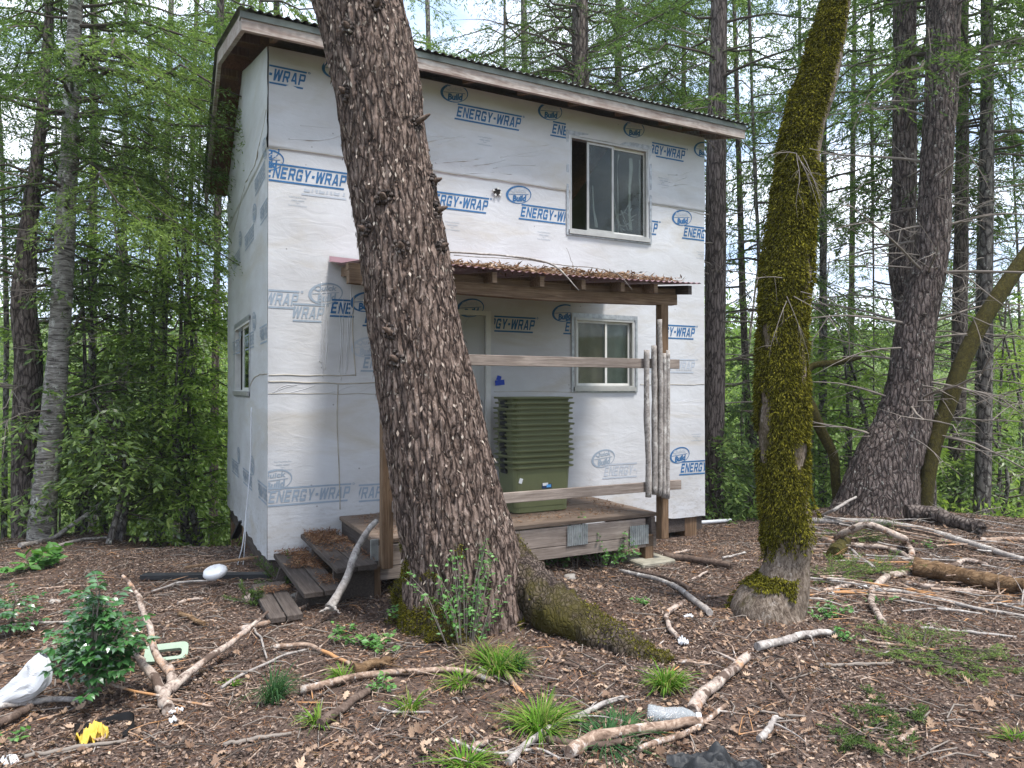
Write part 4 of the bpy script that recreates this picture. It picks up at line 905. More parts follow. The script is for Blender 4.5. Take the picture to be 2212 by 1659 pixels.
# buttress roots
def root_tube(pxs, rad, name='root', mat='bark_root', lift=0.0, seed=3):
    Q = np.array([G(x, y)+[0, 0, l] for x, y, l in pxs]); Q2, rr = resample(Q, np.array(rad), 60)
    V_, F_, N_ = tubegrid(Q2, rr, 40, .22, seed); q = V_*np.array([16, 16, 16]); V_ = V_+N_*(.018*(1-2*np.abs(vn(q, seed))))[:, None]
    mb = MB(); mb.add(V_-A[0], F_, 0, True); mb.build(name, M[mat], big); return V_, N_
def bcoord(x, y, l): return (x, y, l)
Vr, Nr_ = root_tube([(1050, 1285, .42), (1125, 1330, .24), (1205, 1358, .11), (1290, 1385, .04), (1365, 1408, .0), (1445, 1430, -.03)], [.2, .165, .15, .125, .1, .05])
Vr2, Nr2 = root_tube([(1000, 1330, .2), (985, 1365, .03), (960, 1390, -.06)], [.3, .2, .1], seed=9)
Vr3, Nr3 = root_tube([(930, 1320, .2), (880, 1330, .0), (850, 1345, -.08)], [.24, .15, .08], seed=5)
mb = MB()
allV = np.concatenate([Vr, Vr2, Vr3, Vf[(Vf[:, 2] < .62)][::3]]); allN = np.concatenate([Nr_, Nr2, Nr3, Nf[(Vf[:, 2] < .62)][::3]])
ms = fbm(allV*3.2+4, 4, 7)+.55*(.38-allV[:, 2])+.15*(allN[:, 1] < 0)+.1*allN[:, 2]; ok = np.where(ms > .13)[0]; ok = rng.choice(ok, 60000)
mp_ = allV[ok]+allN[ok]*.004+rng.normal(0, .006, (len(ok), 3)); leaves(mb, mp_-A[0], allN[ok]+rng.normal(0, .7, mp_.shape), rng.normal(0, 1, mp_.shape), rng.uniform(.008, .022, len(ok)), rng.uniform(.003, .006, len(ok)), 0)
tag(mb.build('moss', M['moss'], big), 'golden green moss on the buttress roots', kind='stuff')

# mossy leaning oak on the right
A, r = wpath([(1664, 1352, 92), (1664, 1318, 84), (1688, 1266, 60), (1699, 1212, 48), (1706, 1170, 50), (1697, 1091, 48), (1690, 1004, 46), (1690, 900, 48), (1690, 800, 47), (1691, 700, 43), (1700, 600, 48), (1707, 500, 41), (1722, 400, 42), (1734, 300, 38), (1762, 200, 41), (1788, 100, 36), (1810, 0, 31), (1830, -140, 30), (1850, -400, 28)], 5.05)
oak, V, Nn, A2, r2 = tree('mossy_oak', 'leaning oak trunk thickly coated in green moss above a bare grey base', 'tree', A, r, 'bark_oak', 90, 320, .012, 31, furrow=(9, 5.), grow=7.)
Vf = V.reshape(-1, 3); Nf = Nn.reshape(-1, 3)
m_ = fbm(Vf*np.array([2.5, 2.5, 1.6])+1, 4, 12); hz = Vf[:, 2]
bare = (hz < .45+.16*m_+.09*rng.normal(0, 1, len(hz))*.6) | (fbm(Vf*np.array([5, 5, 2.5])+8, 3, 14) > .42) | ((Nf[:, 0] > .45) & (hz > 3.2) & (m_ > -.25)) | ((Nf[:, 0] > .55) & (m_ > .22))
okb = np.where(~bare)[0]; low_ = np.where((hz < .32) & (hz > -.05) & ((Nf[:, 0] < .1) & (m_ > -.02) | (m_ > .3)))[0]
tme = [q for q in oak.children if q.name.startswith('trunk')][0].data; tme.materials[1] = M['moss_bark']
mi_ = np.zeros(len(tme.polygons), int); nv = 90; fi = (np.arange(len(Vf))[:len(mi_)]); mi_[:len(fi)] = (~bare)[fi]; tme.polygons.foreach_set('material_index', mi_.astype(np.int32))
pk = np.concatenate([rng.choice(okb, 150000), rng.choice(low_, 7000)]) if len(low_) else rng.choice(okb, 150000)
cl = .55+.45*vn(Vf[pk]*9, 3)+.3*vn(Vf[pk]*22, 4); Pm = Vf[pk]+Nf[pk]*(np.clip(cl, 0, 1.4)*(.026+.03*np.exp(-((Vf[pk][:, 2]-.68)/.16)**2)))[:, None]+rng.normal(0, .006, (len(pk), 3))
mb = MB(); leaves(mb, Pm-A[0], Nf[pk]*.5+np.array([0, 0, -.8])+rng.normal(0, .45, Pm.shape), Nf[pk]+rng.normal(0, .6, Pm.shape), rng.uniform(.012, .036, len(pk)), rng.uniform(.004, .009, len(pk)), 0)
tag(mb.build('moss', M['moss'], oak), 'shaggy olive green moss', kind='stuff')
mb = MB()
for (x, y, dx, dz) in ((1722, 330, -.1, -.7), (1725, 335, .25, -.8), (1735, 335, .1, -.5), (1720, 330, -.6, .0), (1715, 640, .4, -.3), (1700, 640, .2, -.9), (1730, 630, 1., -.25), (1690, 600, -.7, .1), (1745, 640, 1.2, -.6), (1725, 340, .5, -.9), (1700, 650, -.4, -.6), (1750, 320, .8, -.3)):
    p = P(x, y, 4.8); bare_branch(mb, rng, p-A[0], unit(np.array([dx, -.35, dz])), .4, .0032, 0, 5, .3, 4)
tag(mb.build('twigs', [M['twig']], oak), kind='stuff')

# named trees around the clearing ---------------------------------------------------------------
fr = dict(mat='fir', leaf=.065, lw=.0135, dens=58, droop=.45, rise=.12, twl=.5, hang=.6)
ff = dict(mat='fir_far', leaf=.1, lw=.022, dens=38, droop=.4, rise=.1, twl=.5, hang=.55)
G1 = 'trees round the clearing'
def T_(kind, label, pts, d, bark, **k):
    A, r = wpath(pts, d, True, k.pop('d1', None)); return tree(kind, label, 'tree', A, r, bark, group=G1, **k)
lf_ = lambda **k: {**fr, **k}; lff = lambda **k: {**ff, **k}
T_('fir_tree', 'dark brown fir trunk at the far left, behind the silvery trunk', [(62, 1165, 26), (58, 950, 25), (60, 760, 25), (50, 640, 24), (62, 480, 18), (80, 320, 15), (95, 150, 11), (102, 0, 9), (108, -200, 7)], 9.3, 'bark_dark', n=40, k=160, amp=.02, seed=41, dead=(1., 4.5, 22, 1.3, .014, 1), grow=11,
   crowns=[lf_(z0=2.9, z1=8, rad=taper(2.4, 1.9), nb=38, cl=1.5)])
T_('fir_tree', 'pale silvery barked trunk at the left beside the dark one', [(92, 1165, 30), (98, 1060, 25), (112, 920, 24), (124, 780, 22), (134, 620, 21), (142, 430, 19), (152, 220, 16), (160, 0, 14), (168, -200, 12)], 8.9, 'bark_birch', n=40, k=160, amp=.008, seed=42, dead=(1.2, 4.2, 22, 1.3, .012, 1), grow=11,
   crowns=[lf_(z0=4.0, z1=8, rad=taper(2.6, 2.1), nb=34, cl=1.5), lf_(z0=3.7, z1=6.4, rad=taper(2.9, 2.6), nb=16, az=(-.9, .4), cl=1.4, mat='fir_light')])
T_('fir_tree', 'thin straight trunk rising through the leafy thicket left of the cabin', [(264, 1150, 9), (265, 700, 7), (268, 300, 5), (270, 0, 4), (271, -200, 3)], 12.5, 'bark_grey', n=12, k=50, seed=43, dead=(2, 6, 18, 1.0, .009, 0), grow=12, crowns=[lff(z0=4.4, z1=10, rad=taper(1.9, 1.5), nb=30, mat='fir_light')])
T_('fir_tree', 'shaded trunk just left of the cabin side wall', [(462, 1140, 11), (466, 700, 9), (470, 430, 8), (474, 0, 6)], 13.5, 'bark_dark', n=14, k=60, seed=44, dead=(2, 6, 14, 1.1, .01, 1), grow=14, crowns=[lff(z0=4.8, z1=11, rad=taper(2.2, 1.6), nb=34)])
T_('fir_tree', 'slim fir behind the left roof corner, its crown pale', [(590, 1140, 9), (592, 300, 7), (596, 0, 6)], 19, 'bark_dark', n=12, k=40, seed=45, grow=15, crowns=[lff(z0=7.6, z1=14, rad=taper(2.7, 1.6), nb=44, mat='fir_light', leaf=.16, lw=.045)])
T_('fir_tree', 'stout trunk rising behind the middle of the cabin roof', [(1254, 1120, 26), (1254, 400, 22), (1254, 0, 18), (1254, -250, 15)], 13, 'bark_dark', n=24, k=90, amp=.015, seed=46, dead=(5, 9, 34, 2.2, .018, 0), grow=15, crowns=[lf_(z0=6.4, z1=10.5, rad=taper(2.6, 2.3), nb=52)])
T_('fir_tree', 'slender mossy trunk just right of the stout one behind the roof', [(1336, 1120, 10), (1336, 200, 9), (1338, 0, 8)], 16, 'bark_grey', n=14, k=50, seed=47, dead=(6, 10, 24, 1.8, .014, 1), grow=15, crowns=[lff(z0=7.5, z1=12, rad=taper(2.6, 2.2), nb=44)])
T_('fir_tree', 'very thin dark trunk above the right half of the cabin roof', [(1478, 1120, 6), (1478, 200, 5), (1478, 0, 4)], 18, 'bark_dark', n=10, k=40, seed=48, dead=(6, 11, 18, 1.4, .012, 0), grow=14, crowns=[lff(z0=7.2, z1=12, rad=taper(2.2, 1.6), nb=40)])
T_('fir_tree', 'straight smooth brown trunk close to the right wall of the cabin', [(1542, 1105, 23), (1545, 700, 21), (1549, 300, 20), (1555, 0, 18), (1558, -250, 16)], 10.6, 'bark_brown', n=36, k=160, amp=.008, seed=49, dead=(1.2, 7, 34, 1.9, .013, 1), grow=12, crowns=[lf_(z0=5.7, z1=10, rad=taper(2.2, 1.7), nb=30)], furrow=(14, 2.))
T_('fir_tree', 'massive dark conifer at the right whose trunk bends near its foot', [(1886, 1130, 96), (1893, 1091, 84), (1914, 1004, 67), (1949, 919, 57), (1964, 830, 45), (1980, 700, 40), (2012, 560, 36), (2022, 400, 34), (2036, 200, 34), (2042, 0, 33), (2046, -250, 30)], 9.1, 'bark_lichen', n=90, k=420, amp=.024, seed=50, dead=(.9, 6.5, 46, 2.0, .02, 1), grow=12, stubs=14, furrow=(10., 3.), crowns=[lf_(z0=5.4, z1=10, rad=taper(2.6, 2.0), nb=26)])
T_('fir_tree', 'grey lichen spotted trunk standing behind the massive bent conifer', [(1998, 1110, 23), (1997, 950, 22), (1986, 830, 24), (1964, 700, 25), (1951, 600, 26), (1955, 400, 23), (1957, 200, 23), (1957, 0, 22), (1957, -250, 20)], 9.9, 'bark_lichen', n=50, k=260, amp=.012, seed=51, dead=(1.2, 6.5, 30, 1.9, .014, 1), grow=12, crowns=[lf_(z0=5.8, z1=10, rad=taper(2.3, 1.8), nb=22)])
T_('mossy_tree', 'thin mossy trunk leaning out to the right edge', [(1996, 1105, 15), (2010, 990, 15), (2045, 880, 16), (2085, 770, 16), (2125, 690, 16), (2170, 620, 15), (2240, 520, 13), (2320, 420, 11)], 8.9, 'moss_bark', n=20, k=80, amp=.006, seed=52)
T_('fir_tree', 'grey trunk near the right edge with a pale lichen foot', [(2118, 1150, 16), (2126, 900, 15), (2130, 600, 13), (2134, 350, 12), (2136, 0, 10)], 10.2, 'bark_grey', n=20, k=90, seed=53, dead=(.8, 6.5, 60, 1.8, .011, 1), grow=12, crowns=[lf_(z0=4.6, z1=9, rad=taper(2.2, 1.7), nb=30)])
T_('fir_tree', 'dark narrow trunk between the mossy leaning trunk and the grey one', [(2062, 1120, 17), (2070, 850, 15), (2078, 500, 13), (2082, 250, 11), (2085, 0, 9)], 12, 'bark_dark', n=16, k=70, seed=54, dead=(1, 7.5, 30, 1.8, .012, 1), grow=12, crowns=[lf_(z0=5., z1=10, rad=taper(2.2, 1.7), nb=30, leaf=.11, lw=.03)])
T_('fir_tree', 'thin trunk just right of the moss coated oak', [(1776, 1110, 9), (1778, 850, 7), (1779, 600, 6), (1782, 200, 5), (1783, 0, 4)], 12.5, 'bark_grey', n=12, k=60, seed=55, dead=(.8, 7.5, 36, 1.5, .009, 1), grow=12, crowns=[lff(z0=4.4, z1=10, rad=taper(1.9, 1.5), nb=34, leaf=.11)])
T_('oak_tree', 'crooked mossy oak limb curving up between the oak and the bent conifer', [(1812, 1110, 12), (1805, 1040, 12), (1800, 985, 12), (1776, 935, 13), (1752, 880, 14), (1735, 830, 10), (1750, 795, 8), (1810, 783, 8), (1860, 772, 5)], 9.6, 'moss_bark', n=16, k=70, amp=.008, seed=56)
far = [(1625, 14, 9, 'slender trunk in the gap between the cabin wall trunk and the oak'), 
       (200, 15, 10, 'trunk deep in the thicket right of the silvery trunk'), (385, 16, 8, 'trunk half hidden in the thicket near the cabin'), (1150, 19, 8, 'distant trunk over the roof just right of the leaning conifer'), (1830, 18, 8, 'far trunk behind the oak and the bent conifer'), 
       (960, 21, 8, 'distant trunk beyond the roof, just right of the leaning conifer top'), (700, 22, 8, 'distant trunk hidden behind the leaning conifer and the roof'), (330, 20, 9, 'distant trunk through the leaves between thicket trunks')]
for q, (x, d, hw, lb) in enumerate(far):
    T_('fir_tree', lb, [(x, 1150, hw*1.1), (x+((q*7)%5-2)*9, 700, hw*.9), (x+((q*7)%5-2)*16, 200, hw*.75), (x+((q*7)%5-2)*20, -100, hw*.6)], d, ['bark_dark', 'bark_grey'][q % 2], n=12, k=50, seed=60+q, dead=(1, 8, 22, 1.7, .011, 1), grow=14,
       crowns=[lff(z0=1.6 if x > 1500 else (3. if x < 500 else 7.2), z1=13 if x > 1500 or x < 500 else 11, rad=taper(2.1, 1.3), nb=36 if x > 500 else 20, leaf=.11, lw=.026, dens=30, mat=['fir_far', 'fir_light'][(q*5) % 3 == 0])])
more = [(1640, 12.2, 5, 'fir_far', 'bushy fir just left of the oak behind the clearing'), (1885, 15, 6, 'fir_light', 'pale green fir between the oak and the bent conifer'), (2110, 13.5, 7, 'fir', 'full dark fir behind the grey trunk at right'), (2200, 15.5, 7, 'fir_light', 'light green fir at the right edge'), (1730, 16, 6, 'fir_far', 'soft green fir directly behind the oak trunk'), (2010, 17, 6, 'fir_far', 'fir glimpsed through the pair of conifer trunks'),
        (130, 12.5, 6, 'fir_light', 'light green fir behind the silvery trunk'), (320, 14.5, 6, 'fir_light', 'pale fir above the thicket tops'), (420, 17, 6, 'fir_far', 'soft fir left of the roof overhang'), (10, 11.5, 6, 'fir', 'dark fir cut off by the left edge'), (1090, 15, 8, 'fir_far', 'fir above the roof beside the leaning conifer top'), (1420, 15.5, 7, 'fir', 'dark fir above the right half of the roof'), (880, 17, 7, 'fir_light', 'pale fir above the left half of the roof'), (560, 15, 6, 'fir_light', 'pale fir rising over the left roof corner')]
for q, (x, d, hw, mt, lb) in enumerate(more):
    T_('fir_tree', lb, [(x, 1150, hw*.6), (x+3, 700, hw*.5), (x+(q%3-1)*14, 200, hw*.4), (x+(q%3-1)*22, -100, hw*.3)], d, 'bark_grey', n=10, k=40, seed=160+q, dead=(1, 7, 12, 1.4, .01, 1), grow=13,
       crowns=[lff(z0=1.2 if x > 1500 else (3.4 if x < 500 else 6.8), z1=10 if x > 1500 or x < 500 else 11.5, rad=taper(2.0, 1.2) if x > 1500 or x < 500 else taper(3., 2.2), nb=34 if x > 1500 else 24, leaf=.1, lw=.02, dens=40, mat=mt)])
# broadleaf thicket left of the cabin
def bush(kind, label, cat, x, y, z0, z1, rad, nb, mat, seed, leaf=.11, lw=.036, dens=26, stems=3, **k):
    rng = np.random.default_rng(seed); root = empty(kind, (x, y, gz(x, y)), 0, label, cat, k.pop('group', None)); o_ = np.array(root.location)
    mb = MB(); zt = z1
    A = np.array([[x, y, o_[2]-.1], [x+rng.normal(0, .1), y, (z0+zt)/2], [x+rng.normal(0, .2), y, zt]])
    for s_ in range(stems):
        mb.tube(resample(A+rng.normal(0, .12, A.shape)*[1, 1, 0], [.05, .04, .015], 14)[0]-o_, np.linspace(.045, .012, 14), 7, 0)
    mb.build('trunk', M['bark_grey'], root); c = crown(rng, A, z0, z1, rad, nb, leaf, lw, dens, **k)
    for q in range(len(c.V)): c.V[q] = c.V[q]-o_
    c.build('crown', [M[mat], M['twig_dark']], root); return root
bk = dict(droop=.25, rise=.3, twl=.5, hang=.5)
rb = lambda f: 1.25*math.sin(PI*min(1, .25+.7*f))
for x, y, z0, z1, R0, nb, mt, lb in ((-5.6, 9.6, .0, 3.4, 1.15, 44, 'tanoak', 'dark leafy thicket bush right of the silvery trunk'), (-5.3, 10.8, .2, 5.0, 1.5, 50, 'tanoak', 'tall glossy leaved thicket tree in the middle left'),
     (-4.85, 10.5, -.4, 4.4, 1.05, 56, 'spring', 'bright leaved thicket tree beside the cabin side wall'), (-4.5, 9.9, -.5, 2.2, .7, 44, 'spring', 'low yellow green bush by the rear cabin corner'), (-6.6, 12.2, -.2, 5.8, 1.6, 44, 'spring', 'tall light green tree behind the thicket'), (-5.0, 9.2, -.1, 1.5, .8, 44, 'tanoak', 'low dark bush at the edge of the clearing on the left')):
    bush('thicket_tree', lb, 'tree', x, y, z0, z1, (lambda f, R0=R0: R0*math.sin(PI*min(.95, .3+.62*f))+.15), nb, mt, int(abs(x*100+y)), **bk)
for q, (x, y, R0, z1, mt, lb) in enumerate(((2.95, 10.6, .9, 1.3, 'fir_far', 'low dark fir sapling by the right wall of the cabin'), (5.7, 11.6, 1.3, 2.6, 'spring', 'bright green bush seen between the oak and the bent conifer'), (7.6, 11.2, 1.0, 1.4, 'tanoak', 'glossy bush at the right edge behind the fallen trunk'), (8.8, 12.5, 1.6, 3.2, 'spring', 'light green bush behind the trunks at the right edge'), (4.3, 12, 1.2, 2.2, 'tanoak', 'shrub behind the oak beyond the edge of the clearing'), (-9, 11, 1.4, 1.6, 'spring', 'light green bush at the far left edge'))):
    bush('shrub', lb, 'shrub', x, y, gz(x, y)+.05, z1, (lambda f, R0=R0: R0*math.sin(PI*min(.95, .35+.6*f))+.1), 50, mt, 300+q, **bk)
# the far wood on the slope: one mass of foliage and stems
rng = np.random.default_rng(900); mb = MB()
def cloud(cx, cy, cz, rx, rz, n, leaf, lw, mi):
    u_ = unit(rng.normal(0, 1, (n, 3)))*rng.uniform(.35, 1, (n, 1))**.6*np.array([rx, rx, rz]); q = u_+[cx, cy, cz]
    kp = vn(q*1.1/max(.5, rx*.35), 4) > -.25; q = q[kp]; leaves(mb, q, rng.normal(0, 1, q.shape)-[0, 0, .5], rng.normal(0, .8, q.shape)+[0, 0, 1], leaf*rng.uniform(.6, 1.3, len(q)), lw*rng.uniform(.7, 1.3, len(q)), mi)
for q in range(170):
    d = rng.uniform(17, 36); a_ = rng.uniform(-.86, .86); x = d*math.tan(a_*.9); zb = gz(x, d); h_ = rng.uniform(3.5, 8.)
    if abs((x/d)*FPX+CX-1000) < 440 and rng.uniform() < .85: continue
    cloud(x, d, zb+h_*.5, rng.uniform(1., 2.), h_*.55, 1400, .13, .055, int(rng.integers(0, 3)))
for q in range(90):
    d = rng.uniform(36, 75); x = d*math.tan(rng.uniform(-.8, .8)*.95); zb = gz(x, d); h_ = rng.uniform(6, 11)
    cloud(x, d, zb+h_*.45, rng.uniform(2., 3.5), h_*.5, 520, .5, .22, int(rng.integers(0, 3)))
for q in range(30):
    d = rng.uniform(18, 40); x = d*math.tan(rng.uniform(-.8, .8)); zb = gz(x, d); mb.tube(np.array([[x, d, zb-.1], [x+rng.normal(0, .1), d, zb+4], [x+rng.normal(0, .3), d, zb+rng.uniform(6, 9)]]), [.07, .05, .015], 5, 3)
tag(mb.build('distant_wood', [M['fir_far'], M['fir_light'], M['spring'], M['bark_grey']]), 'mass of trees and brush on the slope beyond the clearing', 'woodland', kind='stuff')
# tangle of bare twigs under the right hand trees, countable only as a mass
mb = MB()
for q in range(240):
    d = rng.uniform(9.8, 15); x = d*rng.uniform(.28, .78) if q % 4 else -d*rng.uniform(.42, .75); z = rng.uniform(-.2, 4.5); a_ = rng.uniform(0, 2*PI)
    bare_branch(mb, rng, np.array([x, d, z]), unit(np.array([math.cos(a_), math.sin(a_)*.4, rng.uniform(-.35, .35)])), rng.uniform(.6, 1.7), rng.uniform(.004, .009), 0, 3, .2, 4)
tag(mb.build('twig_tangle', M['twig']), 'tangle of thin bare twigs beneath the trees', 'twigs', kind='stuff')
# cloud-free low greenery on the ground beyond the edge
mb = MB(); n = 26000; d = rng.uniform(9.2, 20, n); x = d*rng.uniform(-.85, .85, n); kp = (g(x, d) < -.25) | (np.hypot(x, d) > 11.3); x = x[kp]; d = d[kp]
q = np.stack([x, d, g(x, d)+rng.uniform(0, .22, len(x))], -1); q = q[vn(q*.9, 8) > -.1]
leaves(mb, q, rng.normal(0, 1, q.shape)+[0, 0, .6], rng.normal(0, .6, q.shape)+[0, 0, 1], rng.uniform(.05, .14, len(q)), rng.uniform(.02, .05, len(q)), 0)
tag(mb.build('undergrowth', M['spring']), 'low bright undergrowth past the edge of the clearing', 'undergrowth', kind='stuff')

# ------------------------------------------------------------------ forest floor litter (uncountable)
rng = np.random.default_rng(11)
def inhouse(x, y):
    rx, ry = x-CO[0], y-CO[1]; u_ = rx*U[0]+ry*U[1]; v_ = rx*BK[0]+ry*BK[1]; return (u_ > -.05) & (u_ < WID) & (v_ > -.05) & (v_ < DEP)
def scatter(n, d0, d1, p=1.0):
    d = d0+(d1-d0)*rng.uniform(0, 1, n)**p; x = d*rng.uniform(-.8, .8, n); k = ~inhouse(x, d) & (np.hypot(x, d) < 13); return x[k], d[k]
mb = MB()
# lobed dead leaves
ol = np.array([(0, 0), (.14, .12), (.1, .22), (.3, .3), (.18, .42), (.36, .58), (.2, .64), (.22, .84), (.08, .82), (0, 1), (-.1, .8), (-.24, .82), (-.18, .62), (-.36, .54), (-.18, .4), (-.28, .26), (-.1, .2), (-.12, .1)])
ol = np.concatenate([[(0, .5)], ol])
x, d = scatter(19000, 2.3, 8.6, .9)
dark = fbm(np.stack([x*.7, d*.7, x*0], -1), 3, 44); kp = rng.uniform(-.15, .6, len(x)) < dark*1.3+.1+.14*(x > -1); x, d = x[kp], d[kp]; n = len(x)
sz = rng.uniform(.015, .036, n)*np.where(rng.uniform(0, 1, n) < .14, 1.8, 1.); yaw = rng.uniform(0, 2*PI, n); cu = rng.uniform(-.9, 1.6, n)
lx = ol[None, :, 0]*sz[:, None]; ly = (ol[None, :, 1]-.5)*sz[:, None]; lz = cu[:, None]*(lx**2+ly**2*.6)/sz[:, None]*2.2
t1, t2 = rng.normal(0, .4, n), rng.normal(0, .4, n)
X_ = lx*np.cos(yaw)[:, None]-ly*np.sin(yaw)[:, None]; Y_ = lx*np.sin(yaw)[:, None]+ly*np.cos(yaw)[:, None]; Z_ = lz+lx*t1[:, None]+ly*t2[:, None]
V = np.stack([X_+x[:, None], Y_+d[:, None], Z_+(g(x, d)+.012+rng.uniform(0, .016, n))[:, None]], -1).reshape(-1, 3)
tri = np.array([(0, a, a+1) for a in range(1, 18)]+[(0, 18, 1)]); F = (np.arange(n)[:, None, None]*19+tri[None]).reshape(-1, 3); mb.add(V, F, 0)
# small crumbs of bark and broken leaf
x, d = scatter(380000, 2.3, 11, .8); kp = rng.uniform(-.75, .5, len(x)) < fbm(np.stack([x*1.1, d*1.1, x*0], -1), 4, 52)*1.6+.12; x, d = x[kp], d[kp]; q = np.stack([x, d, g(x, d)+rng.uniform(.0, .02, len(x))], -1)
leaves(mb, q, rng.normal(0, 1, q.shape)*[1, 1, .25], rng.normal(0, .5, q.shape)+[0, 0, 1], rng.uniform(.006, .028, len(q))*(1+.05*d), rng.uniform(.004, .013, len(q))*(1+.05*d), 1)
tag(mb.build('leaf_litter', [M['litter'], M['crumbs']]), 'dead oak leaves and bark crumbs carpeting the forest floor', 'leaf litter', kind='stuff')
mb = MB(); x, d = scatter(50000, 2.3, 10, .85); q = np.stack([x, d, g(x, d)+rng.uniform(.0, .02, len(x))], -1)
leaves(mb, q, rng.normal(0, 1, q.shape)*[1, 1, .12], [0, 0, 1.]+rng.normal(0, .3, q.shape), rng.uniform(.03, .09, len(q)), rng.uniform(.002, .004, len(q))*(1+.1*d), 0)
# rusty needles on steps, deck and under the eaves
def needles_on(n, u0_, u1_, v0_, v1_, z_, zs_=.02):
    u_ = rng.uniform(u0_, u1_, n); v_ = rng.uniform(v0_, v1_, n); q = CO+u_[:, None]*U-v_[:, None]*BK; q[:, 2] = z_+rng.uniform(0, zs_, n); kp = vn(q*4, 3) > -.3; q = q[kp]
    leaves(mb, q, rng.normal(0, 1, q.shape)*[1, 1, .3], [0, 0, 1.]+rng.normal(0, .4, q.shape), rng.uniform(.02, .06, len(q)), rng.uniform(.003, .009, len(q)), 0)
needles_on(1800, .3, .6, .05, .6, .285, .022); needles_on(700, .3, .62, .6, 1.3, .28); needles_on(1800, .05, .32, .1, .8, .145, .022); needles_on(1500, -.22, .0, .5, 1.1, .06, .02); needles_on(500, .2, .33, .8, 1.4, .14); needles_on(3500, .75, 3.4, .03, 1.1, DZ+.003, .012)
tag(mb.build('needle_litter', M['needles']), 'rusty fallen needles on soil, steps and deck', 'needles', kind='stuff')
mb = MB(); n = 17000; u_ = rng.uniform(.7, 3.6, n); v_ = rng.uniform(.5, 1.57, n); dn = vn(np.stack([u_*3, v_*3, u_*0], -1), 6); kp = (dn > -.35) & (rng.uniform(0, 1, n) < .4+.6*(1-u_/4)); u_, v_ = u_[kp], v_[kp]
q = CO+u_[:, None]*U-v_[:, None]*BK; q[:, 2] = RZ0+(RZ1-RZ0)*(v_/1.58)+.018-.03*np.sin((u_-.4)/3.22*PI)+rng.uniform(0, .085, len(u_))*(.5+.5*np.clip(dn[kp], 0, 1))
for mi_, q in ((0, q[::3]), (1, np.concatenate([q[1::3], q[2::3]]))): leaves(mb, q, rng.normal(0, 1, q.shape)*[1, 1, .22], rng.normal(0, .8, q.shape)+[0, 0, .8], rng.uniform(.025, .075, len(q)), rng.uniform(.004, .02, len(q)), mi_)
tag(mb.build('roof_debris', [M['needles'], M['litter']]), 'needles and dead leaves piled on the porch roof', 'debris', kind='stuff')
mb = MB(); x, d = scatter(5200, 2.4, 11, .85)
for a_, b_ in zip(x, d):
    y_ = rng.uniform(0, PI); ln = rng.uniform(.06, .32); dv = np.array([math.cos(y_), math.sin(y_), rng.normal(0, .06)])*ln/2; c_ = np.array([a_, b_, gz(a_, b_)+.012]); mb.tube(np.array([c_-dv, c_+rng.normal(0, .012, 3)+[0, 0, .006], c_+dv]), rng.uniform(.0015, .0045), 4, int(rng.integers(0, 3)), True, False)
tag(mb.build('twig_litter', [M['twig'], M['stick'], M['twig_dark']]), 'small twigs strewn over the ground', 'twigs', kind='stuff')
# stones and soil clods
# ------------------------------------------------------------------ sticks and branches lying about
def stick(label, pts, r_, mat='stick', name='stick', cat='stick', lift=None, k=34, kids=0, seed=None, grp='sticks lying on the ground'):
    Q = []
    for p_ in pts:
        b_ = G(p_[0], p_[1]); l_ = (r_ if len(p_) < 3 else p_[2])
        if len(p_) > 2 and l_ > 0.03:   # raised point: keep depth of a nearby ground spot, given as 4th value
            b_ = P(p_[0], p_[1], p_[3]); Q.append(b_); continue
        Q.append(b_+[0, 0, l_*.8+.014])
    Q = np.array(Q); sd = seed or int(abs(pts[0][0]*7+pts[0][1])); rg = np.random.default_rng(sd)
    rr = r_*np.linspace(1, .72, len(Q)); Q2, r2_ = resample(Q, rr, k); o_ = Q2[0].copy()
    nz_ = np.stack([vn(np.stack([np.arange(k)*.2, np.arange(k)*0+sd, np.arange(k)*0+c_], -1), 2) for c_ in (1, 2, 3)], -1); Q2 = Q2+nz_*np.array([1, 1, .4])*(r_*.3+.004)
    mb = MB(); mb.tube(Q2-o_, r2_*(1+.07*vn(np.stack([np.arange(k)*.5, np.arange(k)*0+sd, np.arange(k)*0], -1), 5)), 9, 0, bump=.1, seed=sd % 50)
    for _ in range(3): bare_branch(mb, rg, Q2[-1]-o_-unit(Q2[-1]-Q2[-2])*r_*.4, unit(unit(Q2[-1]-Q2[-2])+rg.normal(0, .18, 3)), r_*rg.uniform(1.2, 2.8), r_*.36, 0, 0, 0, 4)
    for _ in range(kids+(1 if r_ > .012 else 0)):
        q = rg.integers(2, k-2); a_ = rg.uniform(0, 2*PI); bare_branch(mb, rg, Q2[q]-o_, unit(np.array([math.cos(a_), math.sin(a_), .25])), rg.uniform(.06, .3), r_*.35, 0, 1, .2)
    o = mb.build(name, M[mat], None, o_.tolist()); return tag(o, label, cat, grp)
def mk_group(label, cat, tubes, mat, name, grp=None, n=10):
    o_ = np.array(tubes[0][0][0]); mb = MB()
    for sd, (Q, rr) in enumerate(tubes):
        Q2, r2_ = resample(np.array(Q), np.array(rr, float), 26); nz_ = np.stack([vn(np.stack([np.arange(26)*.4, np.arange(26)*0+sd, np.arange(26)*0+c_], -1), 2) for c_ in (1, 2, 3)], -1)
        mb.tube(Q2-o_+nz_*.006, r2_*(1+.1*vn(np.stack([np.arange(26)*.9, np.arange(26)*0+sd, np.arange(26)*0], -1), 5)), n, 0, bump=.15, seed=sd)
    return tag(mb.build(name, M[mat], None, o_.tolist()), label, cat, grp)
b0 = G(366, 1545)
